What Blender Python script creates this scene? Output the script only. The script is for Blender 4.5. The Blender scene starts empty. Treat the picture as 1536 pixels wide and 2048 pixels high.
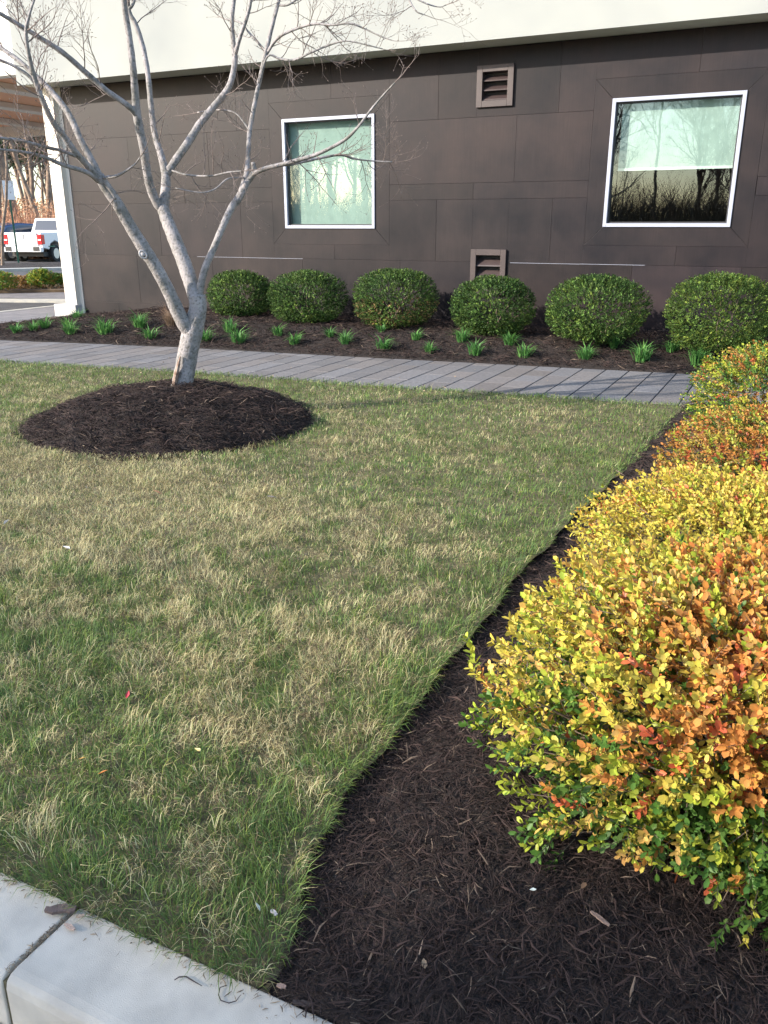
import bpy, bmesh, math, random
import numpy as np
from mathutils import Vector, Matrix
R = math.radians
C = bpy.context.scene.collection
sc = bpy.context.scene
rng = np.random.default_rng(7)
random.seed(7)

# ------------------------------------------------------------------ camera
EYE = 1.5; FPX = 1660.0; TH = math.atan(574/1660.0); YAW = R(26)
cd = bpy.data.cameras.new('camera'); cam = bpy.data.objects.new('camera', cd); C.objects.link(cam)
cam.location = (0, 0, EYE); cam.rotation_euler = (math.pi/2 - TH, 0, YAW)
cd.sensor_fit = 'VERTICAL'; cd.sensor_height = 36; cd.lens = FPX/2048*36
cd.clip_start = 0.05; cd.clip_end = 1000
sc.camera = cam

# ------------------------------------------------------------------ sky and sun
SUN_REL = 44; SUN_EL = 24            # degrees left of the wall's normal, elevation
sd = Vector((-math.sin(R(SUN_REL))*math.cos(R(SUN_EL)), -math.cos(R(SUN_REL))*math.cos(R(SUN_EL)), math.sin(R(SUN_EL))))
w = bpy.data.worlds.new('World'); sc.world = w; w.use_nodes = True
nt = w.node_tree; bg = nt.nodes['Background']; sky = nt.nodes.new('ShaderNodeTexSky')
sky.sky_type = 'NISHITA'; sky.sun_disc = False; sky.sun_elevation = R(SUN_EL)
sky.sun_rotation = math.atan2(sd.x, sd.y); sky.air_density = 1.0; sky.dust_density = 1.0; sky.ozone_density = 1.0
nt.links.new(sky.outputs[0], bg.inputs[0]); bg.inputs[1].default_value = 0.15
sl = bpy.data.lights.new('sun', 'SUN'); so = bpy.data.objects.new('sun', sl); C.objects.link(so)
sl.energy = 3.2; sl.angle = R(0.6); sl.color = (1.0, 0.91, 0.79)
so.rotation_euler = sd.to_track_quat('Z', 'Y').to_euler(); so.location = (-20, -20, 15)
sc.view_settings.view_transform = 'Standard'; sc.view_settings.look = 'None'
sc.view_settings.exposure = 1.6; sc.view_settings.gamma = 1

# ------------------------------------------------------------------ photo-plan helpers (survey of the place)
cy, sy = math.cos(YAW), math.sin(YAW); ct, st = math.cos(TH), math.sin(TH)
def ray(px, py):
    u = (px-768)/FPX; v = (py-1024)/FPX
    X, Y, Z = u, ct - v*st, -(st + v*ct)
    return np.array([X*cy - Y*sy, X*sy + Y*cy, Z])
def G(px, py, z=0.0):
    d = ray(px, py); t = (z-EYE)/d[2]; return np.array([0, 0, EYE]) + d*t
def GZ(px, py, f):
    z = 0.0
    for _ in range(12):
        p = G(px, py, z); z = 0.5*z + 0.5*f(p[0], p[1])
    return G(px, py, z)
def W(px, py, y=11.0):
    d = ray(px, py); return np.array([0, 0, EYE]) + d*(y/d[1])
def D(px, py, dist):                     # at horizontal distance along the heading
    d = ray(px, py); f = -d[0]*sy + d[1]*cy; return np.array([0, 0, EYE]) + d*(dist/f)
def proj(P):
    P = np.asarray(P); x = P[:, 0]*cy + P[:, 1]*sy; y = -P[:, 0]*sy + P[:, 1]*cy; h = EYE-P[:, 2]
    dz = y*ct + h*st; dv = h*ct - y*st
    dz = np.where(dz < .05, .05, dz)
    return 768+FPX*x/dz, 1024+FPX*dv/dz, dz

# ------------------------------------------------------------------ noise
def _h(i, j, k, s):
    n = (i*374761393 + j*668265263 + k*2147483647 + s*974711) & 0xffffffff
    n = ((n ^ (n >> 13))*1274126177) & 0xffffffff
    return ((n ^ (n >> 16)) & 0xffff)/65535.0
def vn(P, scale, seed=0):
    P = np.asarray(P, float)*scale; i = np.floor(P).astype(np.int64); f = P-i; f = f*f*(3-2*f)
    o = 0
    for a in (0, 1):
        for b in (0, 1):
            for c in (0, 1):
                wgt = (f[:, 0] if a else 1-f[:, 0])*(f[:, 1] if b else 1-f[:, 1])*(f[:, 2] if c else 1-f[:, 2])
                o = o + wgt*_h(i[:, 0]+a, i[:, 1]+b, i[:, 2]+c, seed)
    return o
def fbm(P, scale, seed=0, oc=3):
    o = 0; a = 1; t = 0
    for k in range(oc):
        o = o + a*vn(P, scale*2**k, seed+k*17); t += a; a *= .5
    return o/t
def n1(x, y, scale, seed=0): return float(fbm(np.array([[x, y, 0.0]]), scale, seed, 2)[0])
def sstep(a, b, x):
    t = np.clip((x-a)/(b-a), 0, 1); return t*t*(3-2*t)

# ------------------------------------------------------------------ object helpers
def tag(o, label=None, cat=None, group=None, kind=None):
    if label: o['label'] = label
    if cat: o['category'] = cat
    if group: o['group'] = group
    if kind: o['kind'] = kind
    return o
def empty(name, loc=(0, 0, 0), rz=0, **k):
    o = bpy.data.objects.new(name, None); C.objects.link(o); o.location = [float(v) for v in loc]; o.rotation_euler.z = rz
    o.empty_display_size = .2
    return tag(o, **k)
def link(name, me, mat, parent=None, smooth=False, bevel=0):
    o = bpy.data.objects.new(name, me); C.objects.link(o)
    if mat is not None and not me.materials: me.materials.append(mat)
    if parent is not None: o.parent = parent
    if smooth: me.polygons.foreach_set('use_smooth', [True]*len(me.polygons))
    if bevel:
        m = o.modifiers.new('b', 'BEVEL'); m.width = bevel; m.segments = 2; m.limit_method = 'ANGLE'
    return o
def fast(name, V, F, col=None, smooth=False):
    """V (n,3); F list of int arrays (m,k); col (n,3)"""
    me = bpy.data.meshes.new(name); V = np.ascontiguousarray(V, dtype=np.float32)
    me.vertices.add(len(V)); me.vertices.foreach_set('co', V.ravel())
    loops = np.concatenate([f.ravel() for f in F]).astype(np.int32)
    tot = np.concatenate([np.full(len(f), f.shape[1]) for f in F]).astype(np.int32)
    start = np.concatenate([[0], np.cumsum(tot)[:-1]]).astype(np.int32)
    me.loops.add(len(loops)); me.loops.foreach_set('vertex_index', loops)
    me.polygons.add(len(tot)); me.polygons.foreach_set('loop_start', start); me.polygons.foreach_set('loop_total', tot)
    if smooth: me.polygons.foreach_set('use_smooth', np.ones(len(tot), bool))
    if col is not None:
        a = me.color_attributes.new('Col', 'FLOAT_COLOR', 'POINT')
        c = np.ones((len(V), 4), np.float32); c[:, :3] = np.clip(col, 0, 1); a.data.foreach_set('color', c.ravel())
    me.update(calc_edges=True); me.validate()
    return me
class MB:
    def __init__(s): s.v = []; s.f = []; s.c = []
    def add(s, vs, fs, col=None):
        b = len(s.v); s.v += [tuple(map(float, p)) for p in vs]; s.f += [tuple(b+i for i in f) for f in fs]
        s.c += [col or (1, 1, 1)]*len(vs)
    def box(s, x0, x1, y0, y1, z0, z1, col=None):
        s.add([(x0, y0, z0), (x1, y0, z0), (x1, y1, z0), (x0, y1, z0), (x0, y0, z1), (x1, y0, z1), (x1, y1, z1), (x0, y1, z1)],
              [(0, 3, 2, 1), (4, 5, 6, 7), (0, 1, 5, 4), (1, 2, 6, 5), (2, 3, 7, 6), (3, 0, 4, 7)], col)
    def poly(s, pts, z0, z1, col=None):      # prism from an xy outline (ccw)
        n = len(pts)
        s.add([(p[0], p[1], z0) for p in pts]+[(p[0], p[1], z1) for p in pts],
              [tuple(range(n))[::-1], tuple(range(n, 2*n))]+[(i, (i+1) % n, n+(i+1) % n, n+i) for i in range(n)], col)
    def xz(s, pts, y0, y1, col=None):        # prism from an xz outline, y0 front
        n = len(pts)
        s.add([(p[0], y0, p[1]) for p in pts]+[(p[0], y1, p[1]) for p in pts],
              [tuple(range(n)), tuple(range(n, 2*n))[::-1]]+[((i+1) % n, i, n+i, n+(i+1) % n) for i in range(n)], col)
    def yz(s, pts, x0, x1, col=None):
        n = len(pts)
        s.add([(x0, p[0], p[1]) for p in pts]+[(x1, p[0], p[1]) for p in pts],
              [tuple(range(n))[::-1], tuple(range(n, 2*n))]+[(i, (i+1) % n, n+(i+1) % n, n+i) for i in range(n)], col)
    def tube(s, pts, rad, n=6, cap=True, col=None):
        pts = [Vector(p) for p in pts]; m = len(pts); vs = []; fs = []
        t0 = (pts[1]-pts[0]).normalized(); a = t0.orthogonal().normalized()
        for i in range(m):
            t = (pts[min(i+1, m-1)]-pts[max(i-1, 0)])
            if t.length < 1e-9: t = t0
            t = t.normalized(); a = (a - t*a.dot(t))
            a = a.normalized() if a.length > 1e-6 else t.orthogonal().normalized()
            b = t.cross(a); r = rad[i] if hasattr(rad, '__len__') else rad
            for k in range(n):
                an = 2*math.pi*k/n; vs.append(pts[i]+(a*math.cos(an)+b*math.sin(an))*r)
        for i in range(m-1):
            for k in range(n):
                fs.append((i*n+k, i*n+(k+1) % n, (i+1)*n+(k+1) % n, (i+1)*n+k))
        if cap: fs.append(tuple(range(n))[::-1]); fs.append(tuple((m-1)*n+k for k in range(n)))
        s.add(vs, fs, col)
    def build(s, name, mat, parent=None, smooth=False, bevel=0):
        me = bpy.data.meshes.new(name); me.from_pydata(s.v, [], s.f); me.update()
        a = me.color_attributes.new('Col', 'FLOAT_COLOR', 'POINT')
        c = np.ones((len(s.v), 4), np.float32); c[:, :3] = np.array(s.c); a.data.foreach_set('color', c.ravel())
        return link(name, me, mat, parent, smooth, bevel)

# ------------------------------------------------------------------ materials
def mat(name, base, rough=.8, c2=None, scale=5, bump=0, bscale=40, attr=False, spec=.5, metal=0, trans=0, detail=5, ramp=(.35, .65), coat=0, bdist=.01, stretch=None):
    m = bpy.data.materials.new(name); m.use_nodes = True; t = m.node_tree; N = t.nodes; L = t.links; p = N['Principled BSDF']
    p.inputs['Roughness'].default_value = rough; p.inputs['Metallic'].default_value = metal
    p.inputs['Specular IOR Level'].default_value = spec; p.inputs['Base Color'].default_value = (*base, 1)
    if coat: p.inputs['Coat Weight'].default_value = coat
    tc = N.new('ShaderNodeTexCoord'); vec = tc.outputs['Object']
    if stretch:
        mp = N.new('ShaderNodeMapping'); mp.inputs['Scale'].default_value = stretch; L.new(vec, mp.inputs[0]); vec = mp.outputs[0]
    cur = None
    if c2 is not None:
        n = N.new('ShaderNodeTexNoise'); n.inputs['Scale'].default_value = scale; n.inputs['Detail'].default_value = detail; L.new(vec, n.inputs[0])
        r = N.new('ShaderNodeValToRGB'); r.color_ramp.elements[0].position = ramp[0]; r.color_ramp.elements[1].position = ramp[1]
        r.color_ramp.elements[0].color = (*base, 1); r.color_ramp.elements[1].color = (*c2, 1)
        L.new(n.outputs[0], r.inputs[0]); cur = r.outputs[0]
    if attr:
        a = N.new('ShaderNodeAttribute'); a.attribute_name = 'Col'
        if cur is None: cur = a.outputs[0]
        else:
            mx = N.new('ShaderNodeMix'); mx.data_type = 'RGBA'; mx.blend_type = 'MULTIPLY'; mx.inputs[0].default_value = 1
            L.new(cur, mx.inputs[6]); L.new(a.outputs[0], mx.inputs[7]); cur = mx.outputs[2]
    if cur is not None: L.new(cur, p.inputs['Base Color'])
    if bump:
        n = N.new('ShaderNodeTexNoise'); n.inputs['Scale'].default_value = bscale; n.inputs['Detail'].default_value = 6; L.new(vec, n.inputs[0])
        b = N.new('ShaderNodeBump'); b.inputs['Strength'].default_value = bump; b.inputs['Distance'].default_value = bdist
        L.new(n.outputs[0], b.inputs['Height']); L.new(b.outputs[0], p.inputs['Normal'])
    if trans:
        tr = N.new('ShaderNodeBsdfTranslucent'); ms = N.new('ShaderNodeMixShader'); ms.inputs[0].default_value = trans
        if cur is not None: L.new(cur, tr.inputs[0])
        else: tr.inputs[0].default_value = (*base, 1)
        L.new(p.outputs[0], ms.inputs[1]); L.new(tr.outputs[0], ms.inputs[2]); L.new(ms.outputs[0], N['Material Output'].inputs[0])
    return m
M = {}
M['asphalt'] = mat('asphalt', (.055, .055, .06), .9, (.085, .083, .085), 3, .5, 300)
M['concrete'] = mat('concrete', (.47, .425, .36), .9, (.60, .545, .46), 11, .7, 420, detail=12, bdist=.0015, ramp=(.30, .62))
M['kerb'] = mat('kerb', (.40, .40, .38), .85, (.5, .48, .42), 6)
M['soil'] = mat('soil', (.075, .068, .035), .95, (.15, .125, .065), 14, .6, 60)
M['mulch_base'] = mat('mulch_base', (.016, .011, .009), .95, (.036, .024, .02), 50, 1.0, 70, detail=8, bdist=.03)
M['mulch'] = mat('mulch', (.9, .9, .9), .85, (1.1, 1.1, 1.1), 60, attr=True, spec=.25)
M['litter'] = mat('litter', (.10, .07, .045), .95, (.22, .15, .09), 3, .6, 30)
M['grass'] = mat('grass', (.9, .9, .9), .55, (1.1, 1.1, 1.1), 3, attr=True, trans=.28, spec=.3)
M['leaf'] = mat('leaf', (.9, .9, .9), .45, (1.1, 1.1, 1.1), 90, attr=True, trans=.28, spec=.28)
M['leaf_far'] = mat('leaf_far', (.9, .9, .9), .5, (1.1, 1.1, 1.1), 90, attr=True, trans=.2, spec=.22)
M['stem'] = mat('stem', (.10, .07, .05), .85, (.18, .14, .10), 60)
M['paver'] = mat('paver', (.85, .85, .85), .8, (1.1, 1.1, 1.1), 30, .4, 220, attr=True, bdist=.003)
M['joint'] = mat('joint', (.045, .043, .045), .95)
M['white'] = mat('white_paint', (.70, .70, .66), .6, (.78, .77, .73), 2.5, .12, 90, bdist=.003)
M['stucco'] = mat('stucco', (.25, .265, .26), .9, (.315, .325, .305), .7, .35, 160, bdist=.004, detail=3)
M['column'] = mat('column_paint', (.70, .63, .54), .6)
M['soffit'] = mat('soffit', (.62, .62, .50), .8, (.68, .68, .56), 1)
M['stone'] = mat('plinth_stone', (.42, .40, .38), .85, (.52, .50, .47), 14, .5, 90)
M['alu'] = mat('aluminium', (.34, .36, .44), .45, metal=.1)
M['gasket'] = mat('gasket', (.03, .03, .035), .6)
M['dark'] = mat('dark_room', (.03, .028, .024), .9)
M['brown_metal'] = mat('brown_metal', (.042, .029, .029), .5, (.052, .036, .035), 6, .1, 80)
M['blind'] = mat('blind_fabric', (.40, .455, .42), .9, (.46, .52, .48), 8, trans=.1)
M['wood'] = mat('wood_soffit', (.86, .52, .34), .6, (.78, .43, .27), 4, stretch=(1, 8, 1))
M['bark_far'] = mat('bark_far', (.14, .10, .075), .9, (.30, .22, .16), 3)
M['twig_far'] = mat('twig_far', (.16, .11, .085), .9)
M['needle'] = mat('needles', (.9, .9, .9), .7, (1.1, 1.1, 1.1), 2, attr=True, trans=.2)
M['truck'] = mat('truck_paint', (.76, .76, .77), .25, coat=.6)
M['bluecar'] = mat('blue_paint', (.02, .05, .13), .2, coat=.8)
M['carglass'] = mat('car_glass', (.02, .03, .05), .08, spec=.8)
M['tyre'] = mat('tyre', (.02, .02, .02), .85)
M['rim'] = mat('rim', (.45, .46, .48), .35, metal=.8)
M['red'] = mat('red_lens', (.55, .015, .02), .2, coat=.5)
M['chrome'] = mat('bumper', (.55, .55, .56), .3, metal=.4)
M['black'] = mat('black_plastic', (.02, .02, .02), .6)
M['signwhite'] = mat('sign_white', (.75, .75, .75), .5)
M['green'] = mat('green_post', (.03, .12, .07), .5)
M['attr'] = mat('coloured', (.9, .9, .9), .6, (1.1, 1.1, 1.1), 60, attr=True, trans=.15)
M['chip'] = mat('chip', (.9, .9, .9), .85, (1.1, 1.1, 1.1), 60, attr=True, bump=.5, bscale=120)

def clad_mat():
    m = bpy.data.materials.new('brown_cladding'); m.use_nodes = True; t = m.node_tree; N = t.nodes; L = t.links; p = N['Principled BSDF']
    tc = N.new('ShaderNodeTexCoord')
    n = N.new('ShaderNodeTexNoise'); n.inputs['Scale'].default_value = 1.0; n.inputs['Detail'].default_value = 8; n.inputs['Roughness'].default_value = .65; L.new(tc.outputs['Object'], n.inputs[0])
    r = N.new('ShaderNodeValToRGB'); e = r.color_ramp.elements
    e[0].position = .32; e[0].color = (.0065, .0065, .0095, 1); e[1].position = .66; e[1].color = (.0245, .0175, .0180, 1)  # brown tone noise; its paler blotches also paint patchy sunlight into the panels
    L.new(n.outputs[0], r.inputs[0])
    mp = N.new('ShaderNodeMapping'); mp.inputs['Scale'].default_value = (40, 1, 1.2); L.new(tc.outputs['Object'], mp.inputs[0])
    n2 = N.new('ShaderNodeTexNoise'); n2.inputs['Scale'].default_value = 2; n2.inputs['Detail'].default_value = 5; L.new(mp.outputs[0], n2.inputs[0])
    r2 = N.new('ShaderNodeMapRange'); r2.inputs[1].default_value = .3; r2.inputs[2].default_value = .7; r2.inputs[3].default_value = .86; r2.inputs[4].default_value = 1.14
    L.new(n2.outputs[0], r2.inputs[0])
    a = N.new('ShaderNodeAttribute'); a.attribute_name = 'Col'
    m1 = N.new('ShaderNodeMix'); m1.data_type = 'RGBA'; m1.blend_type = 'MULTIPLY'; m1.inputs[0].default_value = 1
    m2 = N.new('ShaderNodeMix'); m2.data_type = 'RGBA'; m2.blend_type = 'MULTIPLY'; m2.inputs[0].default_value = 1
    L.new(r.outputs[0], m1.inputs[6]); L.new(a.outputs[0], m1.inputs[7]); L.new(m1.outputs[2], m2.inputs[6]); L.new(r2.outputs[0], m2.inputs[7])
    L.new(m2.outputs[2], p.inputs['Base Color'])
    r3 = N.new('ShaderNodeMapRange'); r3.inputs[3].default_value = .30; r3.inputs[4].default_value = .66; p.inputs['Specular IOR Level'].default_value = .22; L.new(n.outputs[0], r3.inputs[0]); L.new(r3.outputs[0], p.inputs['Roughness'])
    b = N.new('ShaderNodeBump'); b.inputs['Strength'].default_value = .25; b.inputs['Distance'].default_value = .004
    L.new(n2.outputs[0], b.inputs['Height']); L.new(b.outputs[0], p.inputs['Normal'])
    return m
M['clad'] = clad_mat()
def glass_mat():
    m = bpy.data.materials.new('window_glass'); m.use_nodes = True; t = m.node_tree; N = t.nodes; L = t.links; N.remove(N['Principled BSDF'])
    tr = N.new('ShaderNodeBsdfTransparent'); tr.inputs[0].default_value = (.80, .90, .88, 1)
    gl = N.new('ShaderNodeBsdfGlossy'); gl.inputs['Roughness'].default_value = .01; gl.inputs['Color'].default_value = (.85, .97, 1, 1)
    fr = N.new('ShaderNodeLayerWeight'); fr.inputs[0].default_value = .22
    mr = N.new('ShaderNodeMapRange'); mr.inputs[3].default_value = .08; mr.inputs[4].default_value = 1; L.new(fr.outputs['Fresnel'], mr.inputs[0])
    tc = N.new('ShaderNodeTexCoord'); n = N.new('ShaderNodeTexNoise'); n.inputs['Scale'].default_value = 1.2; L.new(tc.outputs['Object'], n.inputs[0])
    b = N.new('ShaderNodeBump'); b.inputs['Strength'].default_value = .06; b.inputs['Distance'].default_value = .02; L.new(n.outputs[0], b.inputs['Height']); L.new(b.outputs[0], gl.inputs['Normal'])
    ms = N.new('ShaderNodeMixShader'); L.new(mr.outputs[0], ms.inputs[0]); L.new(tr.outputs[0], ms.inputs[1]); L.new(gl.outputs[0], ms.inputs[2])
    L.new(ms.outputs[0], N['Material Output'].inputs[0]); return m
M['glass'] = glass_mat()
def bark_mat():
    m = bpy.data.materials.new('grey_bark'); m.use_nodes = True; t = m.node_tree; N = t.nodes; L = t.links; p = N['Principled BSDF']
    p.inputs['Roughness'].default_value = .85; tc = N.new('ShaderNodeTexCoord')
    n = N.new('ShaderNodeTexNoise'); n.inputs['Scale'].default_value = 9; n.inputs['Detail'].default_value = 8; n.inputs['Roughness'].default_value = .7; L.new(tc.outputs['Object'], n.inputs[0])
    r = N.new('ShaderNodeValToRGB'); e = r.color_ramp.elements
    e[0].position = .34; e[0].color = (.16, .155, .14, 1); e[1].position = .56; e[1].color = (.31, .285, .285, 1)
    x = e.new(.45); x.color = (.23, .215, .205, 1); x = e.new(.7); x.color = (.38, .35, .34, 1)
    L.new(n.outputs[0], r.inputs[0])
    n2 = N.new('ShaderNodeTexNoise'); n2.inputs['Scale'].default_value = 55; n2.inputs['Detail'].default_value = 4; L.new(tc.outputs['Object'], n2.inputs[0])
    r2 = N.new('ShaderNodeValToRGB'); r2.color_ramp.elements[0].position = .30; r2.color_ramp.elements[1].position = .48; r2.color_ramp.elements[0].color = (.45, .45, .42, 1); r2.color_ramp.elements[1].color = (1, 1, 1, 1)
    L.new(n2.outputs[0], r2.inputs[0])
    m1 = N.new('ShaderNodeMix'); m1.data_type = 'RGBA'; m1.blend_type = 'MULTIPLY'; m1.inputs[0].default_value = 1
    L.new(r.outputs[0], m1.inputs[6]); L.new(r2.outputs[0], m1.inputs[7]); L.new(m1.outputs[2], p.inputs['Base Color'])
    b = N.new('ShaderNodeBump'); b.inputs['Strength'].default_value = .6; b.inputs['Distance'].default_value = .012
    L.new(n2.outputs[0], b.inputs['Height']); L.new(b.outputs[0], p.inputs['Normal']); return m
M['bark'] = bark_mat()
M['twig'] = mat('twig_bark', (.13, .10, .09), .8, (.20, .16, .145), 30)

# ------------------------------------------------------------------ plan of the ground
WN = [G(-900, 693)[:2], G(-400, 702)[:2], G(0, 722)[:2], G(400, 745)[:2], G(670, 765)[:2], G(1000, 786)[:2], G(1340, 808)[:2], G(1900, 846)[:2]]
WF = [G(-900, 664)[:2], G(-400, 668)[:2], G(0, 680)[:2], G(350, 694)[:2], G(700, 713)[:2], G(1050, 731)[:2], G(1400, 749)[:2], G(2000, 783)[:2]]
WN = np.array(WN); WF = np.array(WF)
WN = WN[np.argsort(WN[:, 0])]; WF = WF[np.argsort(WF[:, 0])]
def y_near(x): return np.interp(x, WN[:, 0], WN[:, 1])
def y_far(x): return np.interp(x, WF[:, 0], WF[:, 1])
WALL = 11.0; BEDX = -.875; KY = 1.06
MC = (-4.42, 5.15); MRr = 1.12
def bed_edge(y): return np.interp(y, [1.0, 1.15, 1.45, 1.8, 3.5, 4.5, 6.5, 8], [-.775, -.805, -.90, -.955, -.965, -.925, -.80, -.78]) + .010*np.sin(y*7) + .008*np.sin(y*17)
def z_lawn(x, y):
    P = np.stack([np.atleast_1d(x), np.atleast_1d(y), np.zeros_like(np.atleast_1d(x))], 1).astype(float)
    return (fbm(P, .9, 3, 3)-.5)*.07*sstep(1.0, 1.8, P[:, 1])*sstep(0, .5, y_near(P[:, 0])-P[:, 1])+.0
def z_mound(x, y):
    a = np.arctan2(y-MC[1], x-MC[0]); rr = np.hypot(x-MC[0], y-MC[1])/(MRr*(1+.03*np.sin(3*a+1)+.02*np.sin(7*a)))
    return .27*np.clip(1-rr**2, 0, 1)**.8
def z_wbed(x, y):
    s = sstep(0, 1.1, y-y_far(x)); return .02+.20*s*sstep(-11.3, -8.8, x)
def z_hbed(x, y): return -.035+.075*sstep(0, .45, x+.97)*sstep(.75, 1.45, y)+.012*sstep(1.4, 1.1, y)

tag(link('ground', fast('ground', np.array([(-250, -250, -.2), (250, -250, -.2), (250, 250, -.2), (-250, 250, -.2)]), [np.array([[0, 1, 2, 3]])]), M['litter']), kind='structure')
b = MB(); b.add([(-60, -16, -.15), (30, -16, -.15), (30, .72, -.15), (-60, .72, -.15)], [(0, 1, 2, 3)])
tag(b.build('parking_lot', M['asphalt']), kind='structure')
b = MB(); b.box(-60, 12, .40, .84, -.3, -.142); tag(b.build('gutter', M['concrete']), kind='structure')

# lawn soil sheet with gentle relief
def grid(name, x0, x1, y0, y1, nx, ny, zf, m, kind='structure'):
    X, Y = np.meshgrid(np.linspace(x0, x1, nx), np.linspace(y0, y1, ny)); x = X.ravel(); y = Y.ravel(); z = zf(x, y)
    I = (np.arange(ny-1)[:, None]*nx+np.arange(nx-1)[None]).ravel()
    o = link(name, fast(name, np.stack([x, y, z], 1), [np.stack([I, I+1, I+nx+1, I+nx], 1)], smooth=True), m); return tag(o, kind=kind)
def lawn_sheet():
    nx, ny = 160, 110; V = []
    for y in np.linspace(KY+.004, 9.6, ny):
        xe = float(bed_edge(y))-.004
        for t in np.linspace(0, 1, nx): V.append((xe+(-14-xe)*(1-t)**1.6 if t < 1 else xe, y))
    V = np.array(V); z = z_lawn(V[:, 0], V[:, 1])-.008-.10*(V[:, 1] > y_near(V[:, 0])+.02)
    I = (np.arange(ny-1)[:, None]*nx+np.arange(nx-1)[None]).ravel()
    tag(link('lawn', fast('lawn', np.column_stack([V, z]), [np.stack([I, I+1, I+nx+1, I+nx], 1)], smooth=True), M['soil']), kind='structure')
lawn_sheet()

def strip_sheet(name, left, right, z, m):
    n = len(left); V = [(p[0], p[1], z) for p in left]+[(p[0], p[1], z) for p in right]
    return tag(link(name, fast(name, np.array(V), [np.array([[i, i+1, n+i+1, n+i] for i in range(n-1)])]), m), kind='structure')

# mulch beds: relief sheets
def noise_xy(x, y, s, seed): return fbm(np.stack([x, y, x*0], 1), s, seed, 3)-.5
def polar_mound():
    V = []; n = 96; m = 30
    for j in range(m+1):
        for i in range(n):
            a = 2*math.pi*i/n; r = MRr*1.06*(j/m)*(1+.03*math.sin(3*a+1)+.02*math.sin(7*a)); V.append((MC[0]+r*math.cos(a), MC[1]+r*math.sin(a)))
    V = np.array(V); z = z_mound(V[:, 0], V[:, 1])+noise_xy(V[:, 0], V[:, 1], 7, 5)*.07-.012
    F = [[j*n+i, j*n+(i+1) % n, (j+1)*n+(i+1) % n, (j+1)*n+i] for j in range(m) for i in range(n)]
    o = link('mulch_mound', fast('mulch_mound', np.column_stack([V, z]), [np.array(F)], smooth=True), M['mulch_base']); tag(o, kind='structure')
polar_mound()
def wallbed():
    nx, ny = 260, 30; xs = np.linspace(-13.2, 4, nx); V = []
    for x in xs:
        yn = y_far(x)-.012; yf = WALL+.02
        if x < -11.2: yf = yn + max(.05, (np.interp(x, [-13.2, -11.2], [.12, 1.9])))
        for k in range(ny):
            V.append((x, yn+(yf-yn)*k/(ny-1)))
    V = np.array(V); z = z_wbed(V[:, 0], V[:, 1])-.016*(V[:, 1] < y_far(V[:, 0]))+noise_xy(V[:, 0], V[:, 1], 7, 9)*.04*sstep(0, .2, V[:, 1]-y_far(V[:, 0]))
    I = (np.arange(nx-1)[:, None]*ny+np.arange(ny-1)[None]).ravel()
    o = link('mulch_bed', fast('mulch_bed', np.column_stack([V, z]), [np.stack([I, I+ny, I+ny+1, I+1], 1)], smooth=True), M['mulch_base']); tag(o, kind='structure')
wallbed()
grid('hedge_bed', -1.02, 4, 1.045, 7.9, 200, 240, lambda x, y: np.where(y < 1.05, -.06, z_hbed(x, y)+noise_xy(x, y, 11, 4)*.03-.15*(y > y_near(x)+.03)), M['mulch_base'])

# kerb at the photographer's feet: concrete with joints
def kerb():
    js = [-9.2, -6.2, -3.6, -1.31, 1.35, 4.0, 7.0]
    mb = MB()
    for a, c in zip(js[:-1], js[1:]):
        prof = [(.845, -.30), (.845, -.03), (.85, -.012), (.862, -.003), (.88, 0), (KY, 0), (KY, -.30)]
        mb.yz(prof, a+.006, c-.006)
    o = mb.build('kerb', M['concrete'], bevel=.004); tag(o, kind='structure')
    mb = MB(); mb.box(-9.2, 7, .851, KY-.004, -.3, -.018); tag(mb.build('kerb_joint_fill', M['soil']), kind='structure')
kerb()

# walkway: individual concrete pavers laid in one band
def walkway():
    mb = MB(); mb2 = MB(); x = -13.9; pw = .242; k = 0
    while x < 4:
        x1 = x+pw-.012; a0, a1 = y_near(x), y_near(x1); f0, f1 = y_far(x), y_far(x1)
        off = random.uniform(.25, .6); cuts = [0, off]
        while cuts[-1] < 1.9: cuts.append(cuts[-1]+random.choice([.36, .48, .48, .60]))
        for c0, c1 in zip(cuts[:-1], cuts[1:]):
            w0 = f0-a0; w1 = f1-a1
            if c0 > w0-.05: break
            e = c1-.008 if c1 < w0-.06 else None
            q = [(x, a0+c0), (x1, a1+c0), (x1, f1 if e is None else a1+e), (x, f0 if e is None else a0+e)]
            g = random.uniform(.82, 1.1); tw_ = random.uniform(-.006, .008); col = (.155*g+tw_, .148*g, .152*g-tw_); z = random.uniform(-.001, .0015)
            mb.poly(q, -.06, z, col)
            if e is None: break
        x += pw; k += 1
    o = mb.build('walkway', M['paver'], bevel=.004); tag(o, kind='structure')
walkway()
xs = np.linspace(-13.9, 4, 40)
strip_sheet('walkway_joints', [(x, y_near(x)+.01) for x in xs], [(x, y_far(x)-.005) for x in xs], -.009, M['joint'])

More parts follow.
